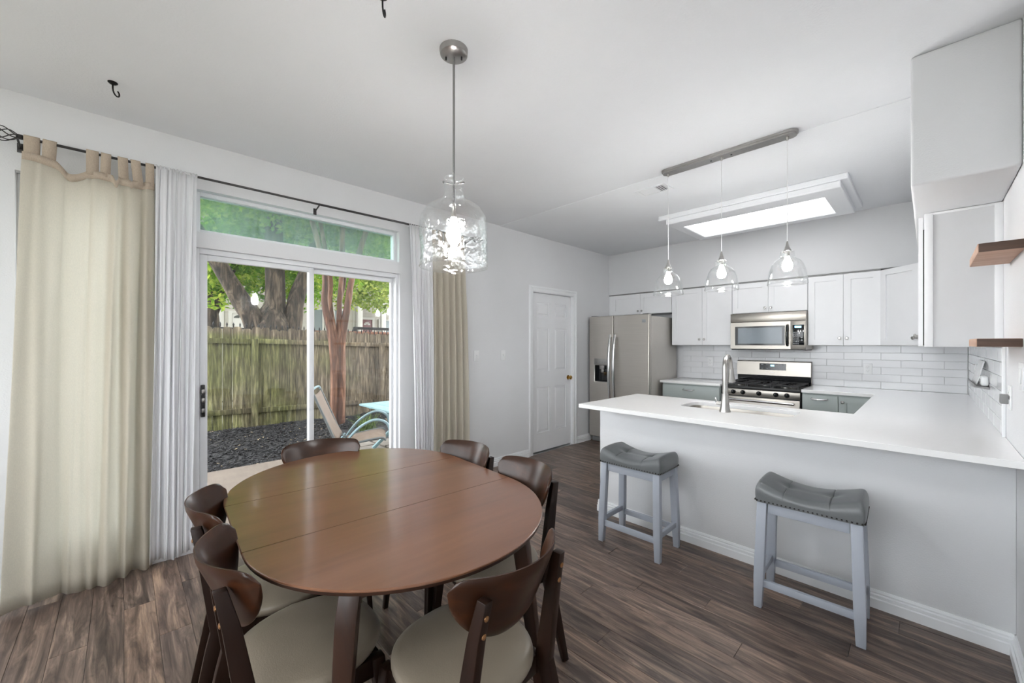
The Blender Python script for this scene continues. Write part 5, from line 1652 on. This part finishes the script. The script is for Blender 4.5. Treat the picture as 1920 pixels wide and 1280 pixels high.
def tree(name, label, loc, limbs, m, blobs, n, size, lm, seed):
    t = thing(name, label, 'tree', loc)
    bm = BM()
    for pts, r0, r1 in limbs:
        P = smooth_path(pts, 5)
        k = len(P)
        if isinstance(r0, list):
            nseg = len(r0) - 1
            rad = [r0[min(int(i / (k - 1) * nseg), nseg - 1)] + (r0[min(int(i / (k - 1) * nseg), nseg - 1) + 1] - r0[min(int(i / (k - 1) * nseg), nseg - 1)]) * (i / (k - 1) * nseg - min(int(i / (k - 1) * nseg), nseg - 1)) for i in range(k)]
        else:
            rad = [r0 + (r1 - r0) * (i / (k - 1)) for i in range(k)]
        tube(bm, P, rad, 20, wob=0.16)
    obj('trunk', bm, m, t, angle=80)
    f = obj('foliage', leaves(blobs, n, size, seed), lm, t); f['kind'] = 'stuff'
    return t
X = -11.0
tree('elm_tree', 'huge grey-barked shade tree with three limbs beyond the fence', (X, 2.5, GZ),
     [([(X, 2.52, -0.3), (X, 2.52, 0.7), (X, 2.52, 1.4), (X, 2.55, 1.9), (X - 0.02, 2.60, 2.5)], [0.74, 0.60, 0.55, 0.42, 0.10], 0),
      ([(X, 2.45, 1.0), (X + 0.05, 2.20, 1.88), (X + 0.1, 1.90, 2.42), (X + 0.15, 1.56, 3.05), (X + 0.2, 1.0, 4.0), (X + 0.3, 0.2, 5.0)], 0.27, 0.09),
      ([(X, 2.62, 1.2), (X, 2.64, 2.2), (X, 2.63, 3.1), (X, 2.58, 5.0), (X, 2.5, 7.5)], 0.27, 0.14),
      ([(X + 0.1, 2.85, 1.3), (X + 0.1, 3.0, 1.9), (X + 0.05, 3.10, 2.5), (X, 3.32, 3.14), (X - 0.1, 3.75, 4.3), (X - 0.3, 4.5, 6.0)], 0.23, 0.13)],
     'bark',
     [(-11.7, 1.35, 3.5, 0.9, 0.6, 0.8), (-12.4, 2.3, 3.7, 0.8, 0.8, 1.1), (-12.6, 3.6, 3.4, 0.8, 0.7, 0.9), (-10.2, 4.4, 4.0, 1.0, 1.0, 0.6), (-10.4, 3.2, 5.0, 2.4, 2.6, 1.1), (-9.0, 5.0, 5.4, 1.8, 2.2, 1.0), (-11, 3.0, 7.6, 3.6, 3.2, 1.8), (-11.9, 1.5, 2.75, 0.5, 0.6, 0.6), (-12.0, 2.25, 2.9, 0.4, 0.35, 0.5), (-12.2, 3.75, 2.75, 0.5, 0.4, 0.6), (-11.6, 4.6, 3.3, 0.5, 0.5, 0.5), (-13.6, 2.2, 3.3, 0.5, 1.4, 0.75), (-13.6, 4.2, 3.35, 0.5, 1.2, 0.7), (-12.3, 2.2, 2.75, 0.35, 0.45, 0.5), (-12.5, 3.0, 2.9, 0.4, 0.5, 0.55)],
     52000, 0.085, 'leaf_bright', 11)
tree('young_tree', 'small dark tree standing left of the big shade tree', (-13.0, 1.55, GZ),
     [([(-13.0, 1.66, -0.3), (-13.0, 1.66, 1.9), (-13.0, 1.60, 2.4), (-13.05, 1.5, 3.2)], 0.22, 0.10), ([(-13.0, 1.63, 2.0), (-13.0, 1.9, 2.7), (-13, 2.2, 3.4)], 0.12, 0.06)],
     'bark', [(-13.2, 1.4, 3.3, 0.9, 0.9, 0.75), (-13.6, 2.6, 4.2, 1.0, 1.4, 0.9)], 6000, 0.085, 'leaf_mid', 12)
X = -7.4
stems = []
for yb_, y1, y2, y3, x2, x3, r0 in ((2.70, 2.68, 2.56, 2.40, -7.42, -7.6, 0.085), (2.73, 2.74, 2.70, 2.62, -7.55, -7.8, 0.068), (2.80, 2.82, 2.88, 2.98, -7.50, -7.7, 0.070), (2.83, 2.86, 3.03, 3.30, -7.36, -7.3, 0.092), (2.78, 2.79, 2.99, 3.12, -7.62, -8.0, 0.06)):
    stems.append(([(X, yb_ - 0.0, -0.15), (X, yb_ + 0.02, 0.8), (X, y1, 1.45), (x2, y2 if y2 < 2.8 else (y1 + y2) / 2, 2.1), (x2, y2, 2.62), (x3, y3, 3.6), (x3 - 0.1, y3 + (y3 - 2.77) * 0.8, 4.6)], r0 * 0.85, r0 * 0.42))
tree('crape_myrtle', 'reddish smooth-barked multi-stem tree in front of the fence', (X, 2.77, GZ), stems, 'bark_red',
     [(-7.4, 2.8, 4.6, 1.6, 1.9, 0.9), (-7.0, 1.2, 4.6, 1.0, 1.1, 0.7), (-7.3, 4.4, 4.7, 1.2, 1.2, 0.8), (-6.2, 2.6, 5.0, 1.3, 2.4, 0.6), (-8.2, 5.6, 5.4, 1.5, 1.8, 0.6)], 26000, 0.065, 'leaf_mid', 13)  # unseen outer crowns added overhead to shade the yard
tree('yard_tree', 'olive leafy tree in front of the cream house entry', (-15.5, 6.4, GZ),
     [([(-15.5, 8.7, -0.3), (-15.5, 8.6, 2.0), (-15.5, 8.2, 4.0)], 0.16, 0.10)], 'bark',
     [(-15.0, 5.9, 3.35, 0.8, 1.0, 0.8), (-15.0, 7.2, 3.3, 0.8, 1.0, 0.75), (-15.5, 6.6, 4.6, 1.2, 2.6, 1.0), (-15.2, 4.7, 4.0, 1.0, 0.9, 0.9), (-15.5, 9.0, 4.2, 1, 1.2, 1.1), (-17.5, 6.0, 6.4, 2.0, 5.0, 1.0)], 26000, 0.09, 'leaf_olive', 14)  # last, high wide crown added to shade the house
tree('background_tree', 'dense green tree towering behind the cream house', (-26, 5, GZ),
     [([(-26, 5, -0.3), (-26, 5, 4), (-26, 5.2, 8)], 0.4, 0.2)], 'bark',
     [(-26, 0, 7, 2.5, 5, 4.5), (-26, 8, 7.5, 2.5, 6, 4.5)], 22000, 0.17, 'leaf_mid', 15)
0 and tree('side_tree', 'leafy tree outside the narrow curtained window', (-8.6, -3.2, GZ),
     [([(-8.6, -3.2, -0.3), (-8.6, -3.2, 2), (-8.6, -3.1, 4)], 0.15, 0.1)], 'bark',
     [(-8.6, -3.0, 3.4, 1.5, 2.0, 1.8)], 5000, 0.085, 'leaf_bright', 16)

# ---- cream house across the way
HX = -20.0
t = thing('neighbour_house', 'cream clapboard house with garage and maroon front door beyond the fence', 'house', (HX - 3, 6, GZ))
def siding(y0, y1, z0, z1, x):
    bm = BM(); z = z0
    while z < z1:
        zt = min(z + 0.165, z1)
        prism(bm, [(x - 0.02, z), (x + 0.022, z), (x + 0.004, zt), (x - 0.02, zt)], 'y', y0, y1)
        z += 0.165
    return bm
sd = obj('siding', siding(2.95, 8.35, GZ, 5.2, HX), 'siding', t); sd['kind'] = 'stuff'
obj('side_wall', box(BM(), HX - 6, HX - 0.021, 2.85, 8.33, GZ, 5.2), 'siding', t)
obj('porch_wall', siding(8.35, 11.5, GZ, 5.2, HX - 1.2), 'siding', t)['kind'] = 'stuff'
obj('roof', prism(BM(), [(HX + 0.6, 5.1), (HX - 3.2, 7.4), (HX - 7, 5.1)], 'y', 2.4, 12.0), 'roof', t)
for y0, y1 in ((2.75, 2.95), (5.72, 5.86), (6.92, 7.02), (8.26, 8.44)):
    obj('corner_board', box(BM(), HX - 0.02, HX + 0.05, y0, y1, GZ, 5.1, 0.005), 'house_trim', t)
gd = obj('garage_door', box(BM(), HX + 0.0, HX + 0.035, 3.22, 5.35, GZ, 2.64, 0.005), 'house_trim', t)
obj('garage_casing', wall_panel(BM(), 'x', HX, HX + 0.06, 3.10, 5.47, GZ, 2.76, [(3.22, 5.35, GZ, 2.64)]), 'house_trim', gd)
for yc in (3.50, 4.04, 4.58, 5.1):
    for s_ in (-1, 1):
        bm = BM()
        pts = [(yc + s_ * 0.02, 2.46)] + [(yc + s_ * (0.02 + 0.20 * math.sin(a)), 2.46 + 0.13 * math.cos(a)) for a in [PI / 2 * k / 6 for k in range(7)]]
        prism(bm, pts, 'x', HX + 0.034, HX + 0.040)
        obj('fan_window', bm, 'fan_glass', gd)
for (y0, y1, z0, z1) in ((6.42, 6.78, 1.6, 3.0), (7.35, 7.9, 1.6, 3.0)):
    wn = obj('window', wall_panel(BM(), 'x', HX, HX + 0.055, y0 - 0.07, y1 + 0.07, z0 - 0.07, z1 + 0.07, [(y0, y1, z0, z1)]), 'house_trim', t)
    obj('pane', box(BM(), HX + 0.01, HX + 0.03, y0, y1, z0, z1), 'house_glass', wn)
for yc in (8.50, 9.75, 11.0):
    obj('porch_column', box(BM(), HX + 0.1, HX + 0.32, yc - 0.12, yc + 0.12, GZ, 3.4, 0.01), 'house_trim', t)
obj('porch_beam', box(BM(), HX + 0.05, HX + 0.36, 8.35, 11.4, 3.4, 3.75, 0.01), 'house_trim', t)
obj('porch_deck', box(BM(), HX - 1.2, HX + 0.45, 8.45, 11.4, GZ, 0.55), 'concrete', t)
DXh = HX - 1.17
fd = obj('front_door', box(BM(), DXh, DXh + 0.05, 9.20, 9.78, 0.56, 2.70, 0.005), 'red_door', t, label='maroon front door')
obj('door_casing', wall_panel(BM(), 'x', DXh, DXh + 0.08, 9.08, 9.90, 0.56, 2.82, [(9.20, 9.78, 0.56, 2.70)]), 'house_trim', fd)
for k in range(4):
    a0, a1 = PI * (k + 0.08) / 4, PI * (k + 0.92) / 4
    pts = [(9.49 + 0.05 * math.cos(a1), 2.40 + 0.05 * math.sin(a1)), (9.49 + 0.05 * math.cos(a0), 2.40 + 0.05 * math.sin(a0)), (9.49 + 0.19 * math.cos(a0), 2.40 + 0.17 * math.sin(a0)), (9.49 + 0.19 * math.cos(a1), 2.40 + 0.17 * math.sin(a1))]
    obj('fanlight', prism(BM(), pts, 'x', DXh + 0.049, DXh + 0.056), 'house_trim', fd)
wn = obj('window', wall_panel(BM(), 'x', DXh, DXh + 0.06, 10.15, 10.95, 1.5, 2.75, [(10.22, 10.88, 1.57, 2.68)]), 'house_trim', t)
obj('pane', box(BM(), DXh + 0.01, DXh + 0.03, 10.22, 10.88, 1.57, 2.68), 'house_glass', wn)
t = thing('porch_railing', 'dark metal railing in front of the maroon door', 'railing', (-16.0, 8, GZ))
rx = -16.0
zt_ = lambda y: 2.02 - 0.01 * (y - 6.6)
bm = BM(); beam(bm, (rx, 6.65, zt_(6.65)), (rx, 9.2, zt_(9.2)), 0.08, 0.11, 0.005); obj('top_rail', bm, 'iron', t)
for py in (6.70, 9.1): obj('post', box(BM(), rx - 0.07, rx + 0.07, py - 0.07, py + 0.07, GZ, 2.06, 0.005), 'iron', t)
for k in range(20):
    y = 6.85 + k * 0.11
    bm = BM(); tube(bm, [(rx, y, 1.0), (rx, y, zt_(y))], 0.012, 6); obj('baluster', bm, 'iron', t)

# ---- patio furniture
MT_ = 'blue_steel'
t = thing('patio_chair', 'pale blue steel patio chair with taupe sling seat outside the door', 'chair', (-4.60, 2.00, GZ), rotz=math.radians(-26), local=True)
for s_ in (-1, 1):
    x = s_ * 0.265
    bm = BM(); tube(bm, smooth_path([(x, 0.27, 0.40), (x, 0.22, 0.43), (x, 0.0, 0.40), (x, -0.18, 0.36), (x, -0.25, 0.42), (x, -0.36, 0.68), (x, -0.475, 0.955)], 5), 0.013, 8)
    obj('side_rail', bm, 'chair_dark', t)
    x2 = s_ * 0.30
    bm = BM(); tube(bm, smooth_path([(x2, -0.34, 0.0), (x2, -0.23, 0.28), (x2, -0.07, 0.51), (x2, 0.09, 0.625), (x2, 0.21, 0.635), (x2, 0.30, 0.56), (x2, 0.335, 0.32), (x2, 0.345, 0.0)], 5), 0.0145, 8)
    obj('arm', bm, MT_, t)
    bm = BM(); tube(bm, smooth_path([(x, -0.20, 0.40), (x, -0.32, 0.22), (x, -0.47, 0.0)], 5), 0.0125, 8)
    obj('rear_leg', bm, MT_, t)
bm = BM()
tube(bm, smooth_path([(-0.265, -0.475, 0.955), (-0.2, -0.49, 0.985), (0.2, -0.49, 0.985), (0.265, -0.475, 0.955)], 5), 0.013, 8)
tube(bm, [(-0.30, -0.215, 0.33), (0.30, -0.215, 0.33)], 0.011, 8); tube(bm, [(-0.30, 0.315, 0.385), (0.30, 0.315, 0.385)], 0.011, 8)
obj('cross_bar', bm, MT_, t)
def sling(p):
    bm = BM(); P = smooth_path([(0, y, z) for y, z in p], 5); rows = []
    for q in P: rows.append([bm.verts.new((x, q.y, q.z - 0.012 * (1 - (x / 0.255) ** 2))) for x in (-0.255, -0.15, 0, 0.15, 0.255)])
    for a, b in zip(rows, rows[1:]):
        for k in range(4): bm.faces.new((a[k], a[k + 1], b[k + 1], b[k]))
    return bm
solid(obj('sling_back', sling([(-0.235, 0.42), (-0.30, 0.54), (-0.38, 0.72), (-0.468, 0.935)]), 'sling', t, angle=80), 0.006)
solid(obj('sling_seat', sling([(0.27, 0.405), (0.20, 0.43), (0.0, 0.40), (-0.17, 0.365)]), 'sling', t, angle=80), 0.006)

t = thing('patio_table', 'pale blue slatted patio table with crossed legs outside the door', 'table', (-5.12, 2.95, GZ), local=True)
for k in range(6):
    bm = box(BM(), -0.55, 0.55, -0.52 + k * 0.175, -0.52 + k * 0.175 + 0.168, 0.600, 0.625, 0.003)
    obj('top_slat', bm, 'blue_paint', t)
for sx in (-1, 1):
    for a, b in (((sx * 0.36, -0.40, 0.0), (sx * 0.36, 0.36, 0.60)), ((sx * 0.40, 0.40, 0.0), (sx * 0.40, -0.36, 0.60))):
        bm = BM(); beam(bm, a, b, 0.035, 0.045, 0.003); obj('leg', bm, 'blue_paint', t)
    bm = BM(); beam(bm, (sx * 0.38, -0.44, 0.58), (sx * 0.38, 0.44, 0.58), 0.04, 0.035, 0.002); obj('batten', bm, 'blue_paint', t)
bm = BM(); beam(bm, (-0.36, 0, 0.31), (0.36, 0, 0.31), 0.03, 0.04, 0.002); obj('stretcher', bm, 'blue_paint', t)

t = thing('liriope_clump', 'clump of arching grassy leaves behind the patio chair', 'plant', (-6.6, 2.95, GZ + 0.02), local=True)
for k in range(110):
    a = R.uniform(0, 2 * PI); L_ = R.uniform(0.28, 0.50); sp = R.uniform(0.3, 1.0); w = 0.006
    bm = BM(); rows = []
    b0 = Vector((R.gauss(0, 0.06), R.gauss(0, 0.06), 0))
    for i in range(6):
        s_ = i / 5
        c = b0 + Vector((math.cos(a), math.sin(a), 0)) * (L_ * sp * s_) + Vector((0, 0, L_ * (1.15 * s_ - 0.95 * sp * s_ * s_)))
        n = Vector((-math.sin(a), math.cos(a), 0)) * w * (1 - s_ * 0.9)
        rows.append((bm.verts.new(c - n), bm.verts.new(c + n)))
    for p, q in zip(rows, rows[1:]): bm.faces.new((p[0], p[1], q[1], q[0]))
    obj('blade', bm, 'blade', t)
